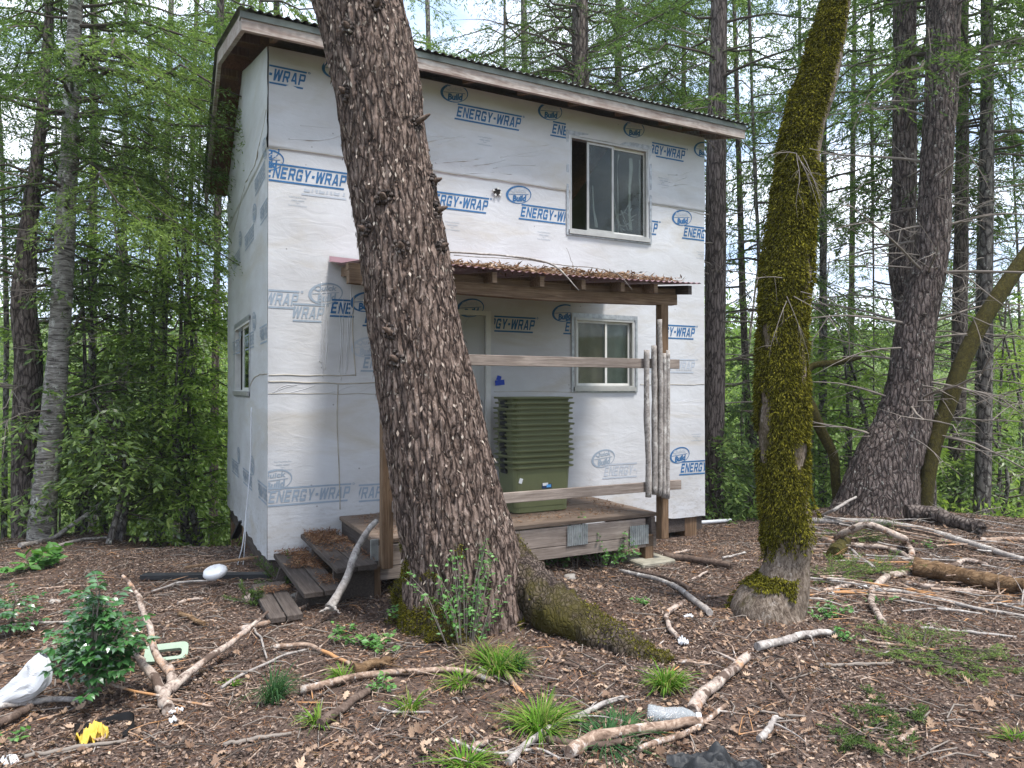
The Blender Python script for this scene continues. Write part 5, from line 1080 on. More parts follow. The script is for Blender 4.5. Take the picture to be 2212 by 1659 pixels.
mk_group('three pronged bleached branch lying beside the holly shrub', 'branch', [
  ([G(366, 1545)+[0, 0, .03], P(356, 1500, 3.75), P(372, 1478, 3.85), P(368, 1440, 4.)], [.03, .033, .03, .026]),
  ([P(360, 1505, 3.75), P(320, 1440, 3.85), P(279, 1398, 3.92)], [.03, .022, .018]),
  ([P(368, 1450, 3.97), P(345, 1420, 4.0), P(326, 1360, 4.1), P(305, 1300, 4.2), P(285, 1265, 4.3), P(267, 1244, 4.35)], [.026, .019, .017, .016, .013, .01]),
  ([P(370, 1488, 3.8), P(430, 1435, 4.), P(505, 1383, 4.3), P(545, 1350, 4.45), P(578, 1322, 4.55)], [.026, .02, .018, .015, .008])], 'stick_pale', 'forked_branch')
stick('thin brown twig crossing the three pronged branch', [(140, 1466, .06, 3.75), (217, 1473, .06, 3.75), (333, 1499, .07, 3.7), (457, 1533)], .008, 'stick', kids=2)
stick('pale barked stick running from under the lowest step', [(520, 1366), (550, 1361), (610, 1338), (663, 1316)], .02, 'stick')
stick('long thin stick curving behind the dark rush tuft', [(477, 1493), (520, 1466), (567, 1445), (620, 1420), (660, 1410)], .009, 'stick_grey', kids=2)
stick('short grey twig below the lowest step', [(540, 1356), (565, 1385), (578, 1426)], .008, 'stick_grey')
stick('split pale wood chip on bare soil left of the steps', [(383, 1310), (415, 1301), (443, 1299)], .014, 'stick_pale', 'wood_chip')
stick('broken bark chunk near the tip of the forked branch', [(390, 1333), (415, 1344), (443, 1356)], .02, 'log_rot', 'wood_chip')
stick('flat wood scrap on the dark soil behind the shrub', [(330, 1283), (400, 1262), (450, 1260)], .012, 'stick_grey')
stick('thin stick on the soil in front of the black boards', [(300, 1300), (330, 1285), (356, 1276)], .01, 'stick_dark')
stick('orange brown stick left of the thick bark piece', [(590, 1405), (664, 1401), (705, 1418), (757, 1441)], .015, 'stick')
stick('chunky dark bark piece behind the long curved stick', [(768, 1461), (800, 1450), (845, 1442)], .032, 'log_rot', 'bark_piece')
stick('long curved stick in front of the big trunk', [(645, 1501), (700, 1488), (755, 1474), (837, 1463), (957, 1458), (1010, 1463), (1060, 1478)], .021, 'stick', kids=3)
stick('dark stick with an ash white end below the curved stick', [(696, 1577), (750, 1535), (790, 1508), (808, 1492)], .023, 'stick_dark')
stick('thin forked twig right of the dark stick', [(821, 1534), (850, 1543), (930, 1545)], .007, 'stick_grey', kids=2)
stick('short brown stick between the two grass clumps', [(1090, 1451), (1105, 1480), (1124, 1502)], .016, 'stick')
stick('straight thin twig leaning across the short brown stick', [(1035, 1447), (1070, 1468), (1098, 1483)], .006, 'twig')
stick('long grey stick right of the bright grass clump', [(1101, 1658), (1144, 1611), (1197, 1579), (1255, 1553), (1300, 1530), (1345, 1517)], .017, 'stick_grey', kids=3)
stick('thin wavy stick at the bottom, crossing the long grey one', [(973, 1604), (1037, 1630), (1100, 1634), (1171, 1627), (1208, 1646)], .008, 'stick_grey', kids=2)
stick('orange splintered chip beside the bottom grass clump', [(1020, 1624), (1040, 1614), (1059, 1601)], .014, 'stick', 'wood_chip')
stick('thick peeling orange brown stick at the bottom centre', [(1228, 1641), (1287, 1606), (1330, 1598), (1367, 1590), (1447, 1579), (1521, 1577)], .03, 'stick', kids=1)
stick('curved stick with an orange tip below the clear bottle', [(1380, 1626), (1409, 1617), (1473, 1598), (1527, 1562), (1567, 1532)], .015, 'stick')
stick('dark buried stick beneath the thick orange brown one', [(1180, 1608), (1255, 1620), (1351, 1614)], .019, 'stick_dark')
stick('stout bare log leaning down to the bottle cap', [(1489, 1556), (1520, 1520), (1553, 1484), (1612, 1434)], .034, 'stick_pale')
stick('short stick among oak leaves at the lower right', [(1639, 1604), (1660, 1581), (1679, 1561)], .017, 'stick_grey')
stick('dark peeled stick on the bare soil, lower right', [(1657, 1473), (1680, 1495), (1703, 1518)], .011, 'stick_dark')
stick('grey and tan log piece below the moss coated oak', [(1639, 1411), (1687, 1395), (1748, 1380), (1790, 1378)], .027, 'stick_grey')
stick('crooked peeling stick right of the mossy root', [(1479, 1308), (1452, 1324), (1441, 1350), (1445, 1368), (1463, 1384)], .021, 'stick_pale')
stick('long tapering pole running away from the porch corner', [(1532, 1334), (1500, 1306), (1473, 1286), (1407, 1256), (1340, 1240)], .025, 'stick_grey')
stick('shorter pole lying beside the long tapering one', [(1492, 1280), (1460, 1262), (1410, 1248), (1367, 1237)], .019, 'stick_dark')
stick('white barked stick touching the shorter pole', [(1463, 1268), (1495, 1257), (1527, 1239)], .013, 'stick_pale')
stick('slim straight stick beyond the root tip', [(1463, 1436), (1500, 1438), (1532, 1440)], .009, 'stick')
stick('dark barked log lying past the porch footing', [(1434, 1210), (1480, 1214), (1549, 1226), (1577, 1229)], .036, 'stick_dark')
stick('white peeled stick by the porch footing', [(1428, 1207), (1455, 1201), (1486, 1194)], .018, 'stick_pale')
stick('thin straight twig on bare soil, bottom right', [(1640, 1540), (1690, 1550), (1735, 1553)], .006, 'twig')
stick('long light pole stretching to the right edge', [(1755, 1133), (1849, 1135), (1915, 1138), (1995, 1154), (2102, 1186), (2225, 1224)], .04, 'stick_grey', k=40)
stick('arched white branch standing over the long light pole', [(1806, 1170), (1835, 1147, .15, 7.3), (1870, 1133, .2, 7.2), (1905, 1143, .2, 7.1), (1934, 1155, .1, 7.0), (1953, 1181), (1971, 1211)], .04, 'stick_pale', k=40)
stick('twisting pale branch in front of the arched one', [(1769, 1168), (1825, 1184), (1902, 1189), (1942, 1200), (1977, 1221), (2049, 1232), (2089, 1219), (2129, 1227)], .03, 'stick_pale', k=40)
stick('thin dark edged branch left of the mossy stub', [(1830, 1187), (1870, 1220), (1915, 1251)], .018, 'stick_grey')
stick('rotten split log at the right edge', [(1966, 1245), (2010, 1252), (2100, 1268), (2225, 1292)], .085, 'log_rot', 'log', 'log', k=50)
stick('straight silver stick in front of the rotten log', [(1889, 1280), (1942, 1284), (2022, 1301), (2102, 1320), (2225, 1341)], .017, 'stick_grey', k=30)
stick('peeled white stick just below the rotten log', [(1958, 1267), (2049, 1280), (2137, 1290)], .022, 'stick_pale')
stick('slim tan stick tucked between silver and white sticks', [(1935, 1266), (1985, 1285), (2035, 1300), (2080, 1309)], .014, 'stick')
stick('bent bleached branch with an orange broken foot', [(1963, 1235, .05, 6.35), (1923, 1251), (1889, 1275), (1879, 1302), (1891, 1328), (1905, 1355)], .03, 'stick_pale', k=34)
stick('short bare stick right of the oak foot', [(1777, 1288), (1810, 1277), (1843, 1266)], .022, 'stick_pale')
stick('dark fallen trunk behind the bent conifer roots', [(1958, 1125), (1995, 1124), (2049, 1139), (2115, 1158)], .1, 'bark_dark', 'log', 'log')
stick('tan pole on the ground at the far right edge', [(2115, 1174), (2160, 1173), (2225, 1172)], .03, 'stick')
stick('thin stick sticking up toward the bent conifer', [(1775, 1120), (1800, 1100, .1, 8.6), (1840, 1078, .2, 8.8), (1868, 1062, .3, 9.)], .02, 'stick_grey')
stick('pale stick lying on the slope left of the oak foot', [(1560, 1210), (1585, 1204), (1610, 1198)], .012, 'stick_grey')
stick('mossy broken stub with a hollow face near the twisting branch', [(1800, 1212), (1815, 1195), (1822, 1185)], .075, 'moss_bark', 'stump', 'stump')
stick('fallen pale pole propped beneath the thicket', [(46, 1186), (124, 1163), (171, 1123, .2, 9.), (217, 1088, .4, 9.2)], .032, 'stick_grey', kids=2)
stick('slim fallen pole lying past the left trunks', [(120, 1186), (170, 1172), (235, 1165)], .02, 'stick_grey')
stick('forked dry branch at the bottom left corner', [(-10, 1475), (40, 1440), (95, 1425), (150, 1420)], .012, 'stick_dark', kids=3)
stick('weathered stick under the white plastic bag', [(-5, 1536), (60, 1528), (110, 1523), (175, 1522)], .018, 'stick_grey')
stick('dark rotten stick at the left edge below the bag', [(-5, 1580), (30, 1560), (75, 1540)], .024, 'stick_dark')
stick('broken stick left of the rush tuft', [(300, 1345), (340, 1352), (352, 1340)], .013, 'stick_dark')
for q, (x, y, a_, ln, mt, lb) in enumerate(((1560, 1290, .3, .3, 'stick', 'short tan stick on the leaves left of the oak foot'), (1950, 1400, -.4, .5, 'stick', 'brown stick among leaves right of the silver stick end'), (2060, 1450, -.25, .6, 'stick_dark', 'dark stick beside the flat fir sprig'), (2090, 1370, -.3, .55, 'stick_grey', 'grey stick below the row of poles at right'),
     (1850, 1440, .1, .45, 'twig', 'thin pale stick above the flat fir sprig'), (1745, 1530, .9, .25, 'stick_dark', 'little dark stick at the lower right'), (1960, 1590, .7, .22, 'stick', 'short stick near the dark fir sprig'), (1420, 1480, -.2, .3, 'stick_dark', 'dark twig left of the round grass clump'), (1230, 1440, -.6, .35, 'stick_dark', 'dark twig below the big root'), (560, 1600, .2, .3, 'twig', 'thin twig in the bottom left soil'),
     (170, 1620, .4, .4, 'twig', 'thin twig below the yellow cloth'), (480, 1240, .05, .5, 'stick_grey', 'grey stick left of the lowest step'), (150, 1270, .2, .5, 'stick', 'tan stick on the left clearing floor'), (90, 1350, .15, .45, 'stick_grey', 'grey stick behind the far left shrub'), (1700, 1260, -.1, .3, 'stick_grey', 'stick lying behind the oak foot'))):
    p = G(x, y); sd = x; dv = np.array([math.cos(a_), math.sin(a_), 0])*ln/2; e0, e1 = p-dv, p+dv; e0[2] = gz(e0[0], e0[1])+.012; e1[2] = gz(e1[0], e1[1])+.012; p[2] += .018
    mk_group(lb, 'stick', [([e0, p, e1], [.011, .01, .007])], mt, 'stick', 'sticks lying on the ground')
mb = MB(); rg = np.random.default_rng(404)
for q in range(120):
    x, y = rg.uniform(1740, 2230), rg.uniform(1128, 1330); p = G(x, y); a_ = rg.normal(-.25, .5); ln = rg.uniform(.3, 1.3); p[2] += rg.uniform(.01, .08); dv = np.array([math.cos(a_), math.sin(a_), rg.normal(0, .06)]); bare_branch(mb, rg, p-dv*ln/2, dv, ln, rg.uniform(.004, .013), int(rg.integers(0, 2)), 2, .06, 5)
tag(mb.build('brush_tangle', [M['stick_grey'], M['stick']]), 'tangle of thin dead branches on the ground at the right', 'brush', kind='stuff')
# pole leaning against the left porch post
mk_group('peeling grey pole propped against the left porch post by the steps', 'pole', [([P(713, 1312, 4.95), P(743, 1262, 5.1), P(772, 1186, 5.3), P(800, 1140, 5.4), P(816, 1124, 5.45)], [.036, .03, .026, .023, .02]), ([P(713, 1312, 4.95), P(690, 1322, 4.9)], [.014, .004]), ([P(718, 1305, 4.97), P(735, 1325, 4.9)], [.012, .004])], 'stick_grey', 'leaning_pole')
mk_group('arched twig lying over the porch roof edge', 'twig', [([loc2w(.9, -1.2, 2.76), loc2w(1.6, -1.45, 2.74), loc2w(2.1, -1.6, 2.66), loc2w(2.25, -1.75, 2.45)], [.008, .01, .009, .003]), ([loc2w(1.3, -1.3, 2.74), loc2w(2.3, -1.5, 2.7), loc2w(2.75, -1.63, 2.62), loc2w(2.85, -1.68, 2.5)], [.004, .005, .004, .002]), ([loc2w(2.5, -1.3, 2.68), loc2w(2.4, -1.3, 2.9)], [.004, .001]), ([loc2w(2.9, -1.2, 2.68), loc2w(3.15, -1.2, 2.75)], [.004, .002])], 'stick_grey', 'twig', n=6)
# ------------------------------------------------------------------ plants
def gtuft(label, px, py, hgt, spread, n, mat, name='grass_tuft', cat='grass tuft', wd=.004, dry=.0):
    p = G(px, py); rg = np.random.default_rng(px*3+py); mb = MB(); hgt *= .74; spread *= .78; n = int(n*.62); a_ = rg.uniform(0, 2*PI, n)*rg.uniform(.7, 1)+rg.uniform(0, 6); r0_ = spread*.35*np.sqrt(rg.uniform(0, 1, n)); rl = rg.uniform(.25, 1, n)*spread; h_ = hgt*rg.uniform(.45, 1.05, n)
    dr_ = np.stack([np.cos(a_), np.sin(a_)], -1); T3 = np.linspace(0, 1, 5); ctr = []; lx_ = rg.normal(0, .22, n)*spread; ly_ = rg.normal(0, .22, n)*spread; bd_ = rg.uniform(.2, .95, n)
    gx_, gy_ = p[0]+dr_[:, 0]*r0_, p[1]+dr_[:, 1]*r0_; gz0 = g(gx_, gy_)-p[2]
    for t in T3:
        ctr.append(np.stack([dr_[:, 0]*(r0_+rl*t**1.8)+lx_*t, dr_[:, 1]*(r0_+rl*t**1.8)+ly_*t*t, gz0+h_*(t*1.15-bd_*t**3)], -1))
    w_ = wd*np.array([1, 1, .85, .6, .08]); sd_ = np.stack([-np.sin(a_+rg.normal(0, .8, n)), np.cos(a_), a_*0], -1)
    V = np.stack([np.stack([c-sd_*q, c+sd_*q], 1) for c, q in zip(ctr, w_)], 1).reshape(-1, 3); k_ = np.arange(n)[:, None, None]*10; F = (k_+np.array([[(2*a, 2*a+1, 2*a+3, 2*a+2) for a in range(4)]]).reshape(1, 4, 4)).reshape(-1, 4)
    mb.add(V, F, 0); return tag(mb.build(name, M[mat], None, p.tolist()), label, cat, 'grass tufts on the clearing floor')
gtuft('dark blue green rush tuft left of the long curved stick', 590, 1512, .28, .2, 260, 'grass_dark', wd=.0028)
gtuft('wide arching grass clump just below the big root', 1075, 1452, .22, .26, 420, 'grass'); gtuft('dark upright grass beside the wide arching clump', 1115, 1450, .2, .12, 130, 'grass_dark')
gtuft('small grass clump on the end of the long curved stick', 1000, 1480, .13, .2, 170, 'grass'); gtuft('bright wide grass clump left of the long grey stick', 1165, 1580, .2, .25, 480, 'grass')
gtuft('round tight grass clump beyond the root tip', 1440, 1490, .2, .17, 380, 'grass'); gtuft('small spiky grass clump right of the dark stick', 885, 1538, .17, .14, 110, 'grass'); gtuft('small pale grass clump beside the dark stick', 690, 1562, .12, .14, 110, 'grass')
gtuft('little grass clump left of the bark piece', 742, 1468, .12, .13, 130, 'grass'); gtuft('grass clump cut by the bottom edge', 1003, 1660, .13, .2, 200, 'grass')
gtuft('low dull grass right of the bright clump', 1310, 1600, .09, .3, 240, 'grass_dark'); gtuft('dry straw tuft above the wide arching clump', 1040, 1420, .2, .22, 160, 'grass_dry', wd=.002)
gtuft('short grass behind the clear bottle', 1345, 1575, .08, .25, 140, 'grass_dark'); gtuft('tiny yellow green tuft at the left of the rush', 500, 1480, .06, .1, 60, 'grass'); gtuft('tiny grass tuft at the right edge, low down', 2190, 1600, .08, .14, 70, 'grass')
def herb(label, px, py, n, spread, hgt, mat='herb', leaf=.035, lw=.024, name='herb', cat='herb', stems=10):
    p = G(px, py); rg = np.random.default_rng(px+py*3); mb = MB(); PT = []; DT = []
    for s_ in range(stems):
        a_ = rg.uniform(0, 2*PI); e = np.array([math.cos(a_), math.sin(a_), 0])*spread*rg.uniform(.2, 1)+[0, 0, hgt*rg.uniform(.4, 1)]; b_ = e*[.3, .3, 0]; b_[2] = gz(p[0]+b_[0], p[1]+b_[1])-p[2]; m_ = b_*.5+e*.5+[0, 0, hgt*.15]
        mb.tube(np.array([b_, m_, e+[0, 0, b_[2]]]), [.003, .002, .001], 4, 1, True, False); k_ = n//stems; t = rg.uniform(.15, 1, k_)[:, None]; q = b_*(1-t)**2+2*m_*t*(1-t)+e*t*t
        PT.append(q+rg.normal(0, .008, q.shape)); DT.append(rg.normal(0, 1, q.shape)*[1, 1, .4])
    Pn = np.concatenate(PT); D = np.concatenate(DT); leaves(mb, Pn, D, rg.normal(0, .35, Pn.shape)+[0, 0, 1], leaf*rg.uniform(.6, 1.3, len(Pn)), lw*rg.uniform(.7, 1.2, len(Pn)), 0, .12)
    return tag(mb.build(name, [M[mat], M['twig']], None, p.tolist()), label, cat, 'small green plants on the clearing floor')
herb('leafy vine clump climbing the foot of the leaning conifer', 1005, 1392, 760, .42, .62, leaf=.032, lw=.02, name='shrub', cat='shrub', stems=40)
herb('bright creeping plant left of the big trunk foot', 890, 1345, 240, .3, .14, stems=14); herb('three leaved herbs below the propped pole', 800, 1395, 220, .3, .07, leaf=.04, lw=.03, stems=12); herb('lone bright herb under the steps', 745, 1370, 60, .1, .07, leaf=.035, lw=.028, stems=5)
herb('small leaved shrub growing in front of the porch rim', 1300, 1222, 620, .42, .36, leaf=.036, lw=.026, name='shrub', cat='shrub', stems=34); herb('tall thin seedling in front of the left metal patch', 1242, 1228, 120, .09, .66, leaf=.04, lw=.026, name='seedling', cat='seedling', stems=3)
herb('low herbs in the shade left of the small leaved shrub', 1210, 1225, 90, .2, .14, stems=8); herb('small herb by the grey and tan log', 1806, 1378, 60, .12, .08, stems=6); herb('herbs at the right side of the oak foot', 1790, 1330, 160, .3, .1, stems=12)
herb('small herb beyond the mossy root', 1385, 1305, 40, .1, .05, stems=4); herb('bright skunk leaves at the foot of the bent conifer', 1935, 1112, 40, .15, .16, leaf=.14, lw=.05, stems=6); herb('broad pale leaved plant at the far left edge', 70, 1230, 60, .35, .2, leaf=.14, lw=.1, stems=10)
herb('low green herb left of the dark stick end', 822, 1490, 60, .12, .08, stems=6); herb('small bright weed left of the yellow cloth', 15, 1600, 40, .12, .07, stems=5); herb('scattered weeds beside the rotten log', 1900, 1305, 60, .2, .05, stems=8); herb('small leaves behind the silver stick', 1990, 1180, 60, .25, .08, stems=8)
def sprig(label, px, py, ln, n, hgt, mat='fir', seed=1):
    p = G(px, py); rg = np.random.default_rng(seed); mb = MB(); PT = []; DT = []
    for s_ in range(n):
        a_ = rg.uniform(0, 2*PI); d_ = np.array([math.cos(a_), math.sin(a_)*.9, rg.uniform(.1, 1)*hgt/ln]); Q = np.array([[0, 0, 0], d_*ln*.5+[0, 0, .02], d_*ln]); mb.tube(Q, [.004, .003, .001], 4, 1, True, False)
        for s2 in range(6):
            t = rg.uniform(.2, .95); b_ = d_*ln*t; td = unit(d_+rg.normal(0, .6, 3)*[1, 1, .3])*ln*.35; s_q = rg.uniform(0, 1, (26, 1)); PT.append(b_+td*s_q); DT.append(unit(td)*.6+rg.normal(0, .6, (26, 3))*[1, 1, .5])
    Pn = np.concatenate(PT); leaves(mb, Pn, np.concatenate(DT), rg.normal(0, .4, Pn.shape)+[0, 0, 1], .028, .005, 0)
    return tag(mb.build('fir_seedling', [M[mat], M['twig_dark']], None, p.tolist()), label, 'fir seedling', 'fir seedlings')
sprig('dark fir seedling at the near corner of the cabin', 605, 1262, .2, 12, .24, seed=1); sprig('small fir seedling left of the lowest step', 543, 1305, .16, 10, .16, seed=2)
sprig('fir seedling low to the ground right of the oak', 1795, 1250, .3, 14, .16, 'fir_light', 3); sprig('fir seedling in front of the twisting pale branch', 1880, 1240, .34, 16, .2, 'fir_light', 4)
sprig('flat fir sprig in the lower right leaves', 1990, 1405, .4, 20, .06, 'fir_light', 5); sprig('second fir sprig right of the flat one', 2080, 1440, .3, 12, .06, 'fir_light', 6); sprig('dark fir sprig at the bottom right', 1870, 1588, .2, 12, .05, 'fir', 7); sprig('small sprig at the right near the bottom', 1935, 1535, .18, 8, .05, 'fir', 8)
sprig('young fir behind the arched white branch', 1850, 1165, .4, 16, .25, 'fir', 9)
# glossy holly-like shrub at left
def holly(label, px, py, stems, hgt, spread, seed):
    p = G(px, py); rg = np.random.default_rng(seed); root = empty('holly_shrub', p.tolist(), 0, label, 'shrub', None); ms = MB(); ml = MB(); PT = []; DT = []; LN = []
    for s_ in range(stems):
        a_ = rg.uniform(0, 2*PI); f = rg.uniform(.25, 1); e = np.array([math.cos(a_)*spread*rg.uniform(.15, 1)+.1, math.sin(a_)*spread*.8, hgt*f]); m_ = e*.5+[0, 0, hgt*.12]; t = np.linspace(0, 1, 8)[:, None]; Q = 2*m_*t*(1-t)+e*t*t; ms.tube(Q, np.linspace(.007, .003, 8), 5, 0, True, False)
        for l_ in range(6):
            tq = rg.uniform(.35, 1); b_ = (2*m_*tq*(1-tq)+e*tq*tq); a2 = rg.uniform(0, 2*PI); ax = unit(np.array([math.cos(a2), math.sin(a2), rg.uniform(-.2, .55)])); L_ = rg.uniform(.1, .19); sd_ = unit(np.cross(ax, [0, 0, 1.])); ms.tube(np.array([b_, b_+ax*L_]), .0015, 3, 0, True, False)
            for k_ in range(4):
                c_ = b_+ax*L_*(.25+.25*k_)
                for sg in (-1, 1): PT.append(c_); DT.append(ax*.45+sd_*sg+[0, 0, rg.uniform(-.3, .15)]); LN.append(rg.uniform(.036, .055))
            PT.append(b_+ax*L_); DT.append(ax); LN.append(.048)
    ms.build('stem', M['twig'], root); PT = np.array(PT); D = unit(np.array(DT)); LN = np.array(LN)[:, None]; S_ = unit(np.cross(D, [0, 0, 1.]+rg.normal(0, .25, D.shape))); U_ = np.cross(S_, D)
    out_ = [(0, 0), (.16, .2), (.24, .13), (.27, .36), (.36, .34), (.3, .56), (.32, .66), (.17, .8), (0, 1.05), (-.17, .8), (-.32, .66), (-.3, .56), (-.36, .34), (-.27, .36), (-.24, .13), (-.16, .2)]
    V = np.stack([PT+(D*y_+S_*x_+U_*(abs(x_)*.35-.25*y_*y_))*LN for x_, y_ in [(0, .5)]+out_], 1); n_ = len(PT)
    tri = np.array([(0, a, a+1) for a in range(1, 16)]+[(0, 16, 1)]); ml.add(V.reshape(-1, 3), (np.arange(n_)[:, None, None]*17+tri[None]).reshape(-1, 3), 0); ml.build('leaves', M['holly'], root); return root
holly('glossy prickly leaved shrub beside the forked branch', 195, 1524, 18, .68, .1, 4)
holly('low prickly leaved sprawl behind the white bag', 150, 1440, 6, .26, .14, 6)
holly('sparse prickly shrub at the left edge', 25, 1360, 3, .3, .2, 5)
# ------------------------------------------------------------------ rubbish and odds and ends
def crumple(label, cat, px, py, sx, sy, sz, mat, name, seed, rot=0., thr=.5, nn=34):
    p = G(px, py); u_, v_ = np.meshgrid(np.linspace(-1, 1, nn), np.linspace(-1, 1, nn)); q = np.stack([u_*1.6+seed, v_*1.6, u_*0], -1)
    edge = 1+.28*vn(np.stack([np.arctan2(v_, u_)*1.2, u_*0+seed, u_*0], -1), 7); x = u_*sx*edge*np.sqrt(1-v_**2/2.4); y = v_*sy*edge*np.sqrt(1-u_**2/2.4)
    z = sz*(np.abs(vn(q*1.2, 3))*1.3+.45*(1-2*np.abs(vn(q*2.6, 5)))+.12*vn(q*7, 4))*(1-.75*(u_**4+v_**4)/2)+.012
    c, s_ = math.cos(rot), math.sin(rot); V = np.stack([x*c-y*s_, x*s_+y*c, np.maximum(z, .004)], -1).reshape(-1, 3); V[:, 2] += g(p[0]+V[:, 0], p[1]+V[:, 1])-p[2]
    i = np.arange(nn-1)[:, None]*nn; j = np.arange(nn-1)[None]; mb = MB(); F = np.stack([i+j, i+j+1, i+nn+j+1, i+nn+j], -1).reshape(-1, 4); mb.add(V, F, 0, True); mb.add(V-[0, 0, .004], F[:, ::-1], 0, True)
    return tag(mb.build(name, M[mat], None, p.tolist()), label, cat)
# white bag caught on the stick, standing up
p = G(85, 1522); nn = 30; u_, v_ = np.meshgrid(np.linspace(0, 1, nn), np.linspace(0, 2*PI, nn)); rad = (.009+.052*np.sin(PI*np.clip(u_*.86+.1, 0, 1))**.8)*(1+.35*vn(np.stack([np.cos(v_)*1.5, np.sin(v_)*1.5, u_*2.4], -1), 3)+.34*(np.abs(vn(np.stack([np.cos(v_)*3.2, np.sin(v_)*3.2, u_*4], -1), 4))-.3)+.12*vn(np.stack([np.cos(v_)*7, np.sin(v_)*7, u_*8], -1), 6))
ax0 = np.array([-.17, -.05, .03]); ax1 = np.array([.03, .0, .26]); cpt = ax0+(ax1-ax0)*u_[..., None]+np.stack([.06*np.sin(u_*PI), u_*0, u_*0], -1); V = cpt+np.stack([np.cos(v_)*rad, np.sin(v_)*rad*.6, np.cos(v_)*rad*-.6], -1)
i = np.arange(nn-1)[:, None]*nn; j = np.arange(nn-1)[None]; mb = MB(); mb.add(V.reshape(-1, 3), np.stack([i+j, i+j+1, i+nn+j+1, i+nn+j], -1).reshape(-1, 4), 0, False)
tag(mb.build('plastic_bag', M['plastic_white'], None, p.tolist()), 'crumpled white plastic bag left of the holly shrub', 'plastic bag')
crumple('crumpled yellow cloth on the soil at the lower left', 'cloth', 205, 1600, .065, .055, .06, 'cloth_yellow', 'rag', 31, .9, nn=22)
mb = MB(); p = G(222, 1588); a_ = np.linspace(-.5, 3.4, 30); Q = np.stack([.13*np.cos(a_), .1*np.sin(a_)+.02, .03+.02*np.sin(a_*2)], -1); V = np.concatenate([Q-[0, 0, .02], Q+[0, 0, .02]]); q = np.arange(29)[:, None]; mb.add(V, np.concatenate([q, q+1, q+31, q+30], 1), 0, True)
mb.add(V+[.004, .003, 0], np.concatenate([q+30, q+31, q+1, q], 1), 0, True); tag(mb.build('strap', M['cloth_black'], None, p.tolist()), 'black fabric strap looped behind the yellow cloth', 'strap')
crumple('black plastic sheet at the bottom edge', 'plastic sheet', 2065-0, 1640, .0001, .0001, .0001, 'cloth_black', 'sheet', 2) if False else crumple('crumpled black plastic sheet cut by the bottom edge', 'plastic sheet', 1552, 1672, .2, .09, .07, 'cloth_black', 'plastic_sheet', 5, -.12)
crumple('white tissue scrap beside the crooked stick', 'tissue', 1474, 1392, .03, .045, .03, 'plastic_white', 'tissue', 7, .2, nn=18); crumple('white paper scrap on leaves above the crooked stick', 'paper scrap', 1485, 1335, .035, .018, .015, 'plastic_white', 'paper_scrap', 9, .3, nn=14)
crumple('white scrap below the forked branch', 'paper scrap', 382, 1540, .035, .02, .02, 'plastic_white', 'paper_scrap', 3, .4, nn=14); crumple('small white scrap beside the yellow cloth', 'paper scrap', 376, 1562, .02, .015, .02, 'plastic_white', 'paper_scrap', 14, 1., nn=14); crumple('striped silver wrapper in the bottom left corner', 'wrapper', 22, 1645, .05, .03, .012, 'plastic_white', 'wrapper', 4, 2.4, nn=16)
crumple('pale blue white scrap right of the oak foot', 'paper scrap', 1862, 1280-0, .001, .001, .001, 'plastic_white', 'paper_scrap', 3) if False else crumple('pale scrap right of the oak foot', 'paper scrap', 1865, 1272, .04, .02, .02, 'plastic_white', 'paper_scrap', 8, .2, nn=14)
crumple('tiny white scrap on the soil behind the holly shrub', 'paper scrap', 192, 1297, .03, .03, .02, 'plastic_white', 'paper_scrap', 18, .2, nn=14)
# foam pad on the boards
p = P(466, 1225, 6.05); u_, v_ = np.meshgrid(np.linspace(0, PI, 14), np.linspace(0, 2*PI, 20)); V = np.stack([.1*np.sin(u_)**.7*np.cos(v_), .09*np.sin(u_)**.7*np.sin(v_), .045*np.cos(u_)+.008*vn(np.stack([u_*3, v_*2, u_*0], -1), 2)], -1); i = np.arange(19)[:, None]*14; j = np.arange(13)[None]
mb = MB(); mb.add(V.reshape(-1, 3)[:, :]*[1, 1, 1], np.stack([i+j, i+j+1, i+15+j, i+14+j], -1).reshape(-1, 4), 0, True); p[2] = gz(p[0], p[1])+.13; o = mb.build('foam_pad', M['plastic_white'], None, p.tolist(), .3); o.rotation_euler = (.3, -.2, .3); tag(o, 'white foam pad resting on the black boards by the cabin corner', 'foam pad')
a_, b_ = G(308, 1252), G(590, 1240); 
def plank(label, a, b, w_, t_, mat, name='plank', lift=.01, cat='plank'):
    d = b-a; ln = math.hypot(d[0], d[1]); mb = MB(); mb.box((0, -w_/2, 0), (ln, w_/2, t_), bev=.003); o = mb.build(name, M[mat], None, [a[0], a[1], a[2]+lift], math.atan2(d[1], d[0])); o.rotation_euler = (0, -math.atan2(d[2], ln), math.atan2(d[1], d[0])); return tag(o, label, cat)
plank('black board lying on the soil toward the cabin corner', G(310, 1252), G(585, 1250), .09, .045, 'cloth_black'); plank('thin brown lath on top of the black board', G(400, 1243)+[0, 0, .045], G(560, 1225)+[0, 0, .07], .04, .02, 'wood_brown', lift=.02)
plank('dark propped board under the cabin side wall', P(525, 1130, 8.2), P(505, 1172, 8.6), .08, .03, 'cloth_black'); plank('grey board lying under the lowest step', G(545, 1300), G(600, 1262), .16, .03, 'wood_grey', lift=.0)
mb = MB(); Q = np.array([loc2w(0, -.0, 2.9)+[-.25, .55, 0]]); 
T0 = loc2w(-.03, .75, EYE-(815-HY)/FPX*7.); Q = np.array([P(543, 880, 6.95), P(541, 1000, 6.95), P(533, 1100, 6.93), P(522, 1190, 6.9), P(515, 1218, 6.9), P(519, 1245, 6.85)]); o_ = Q[-1]
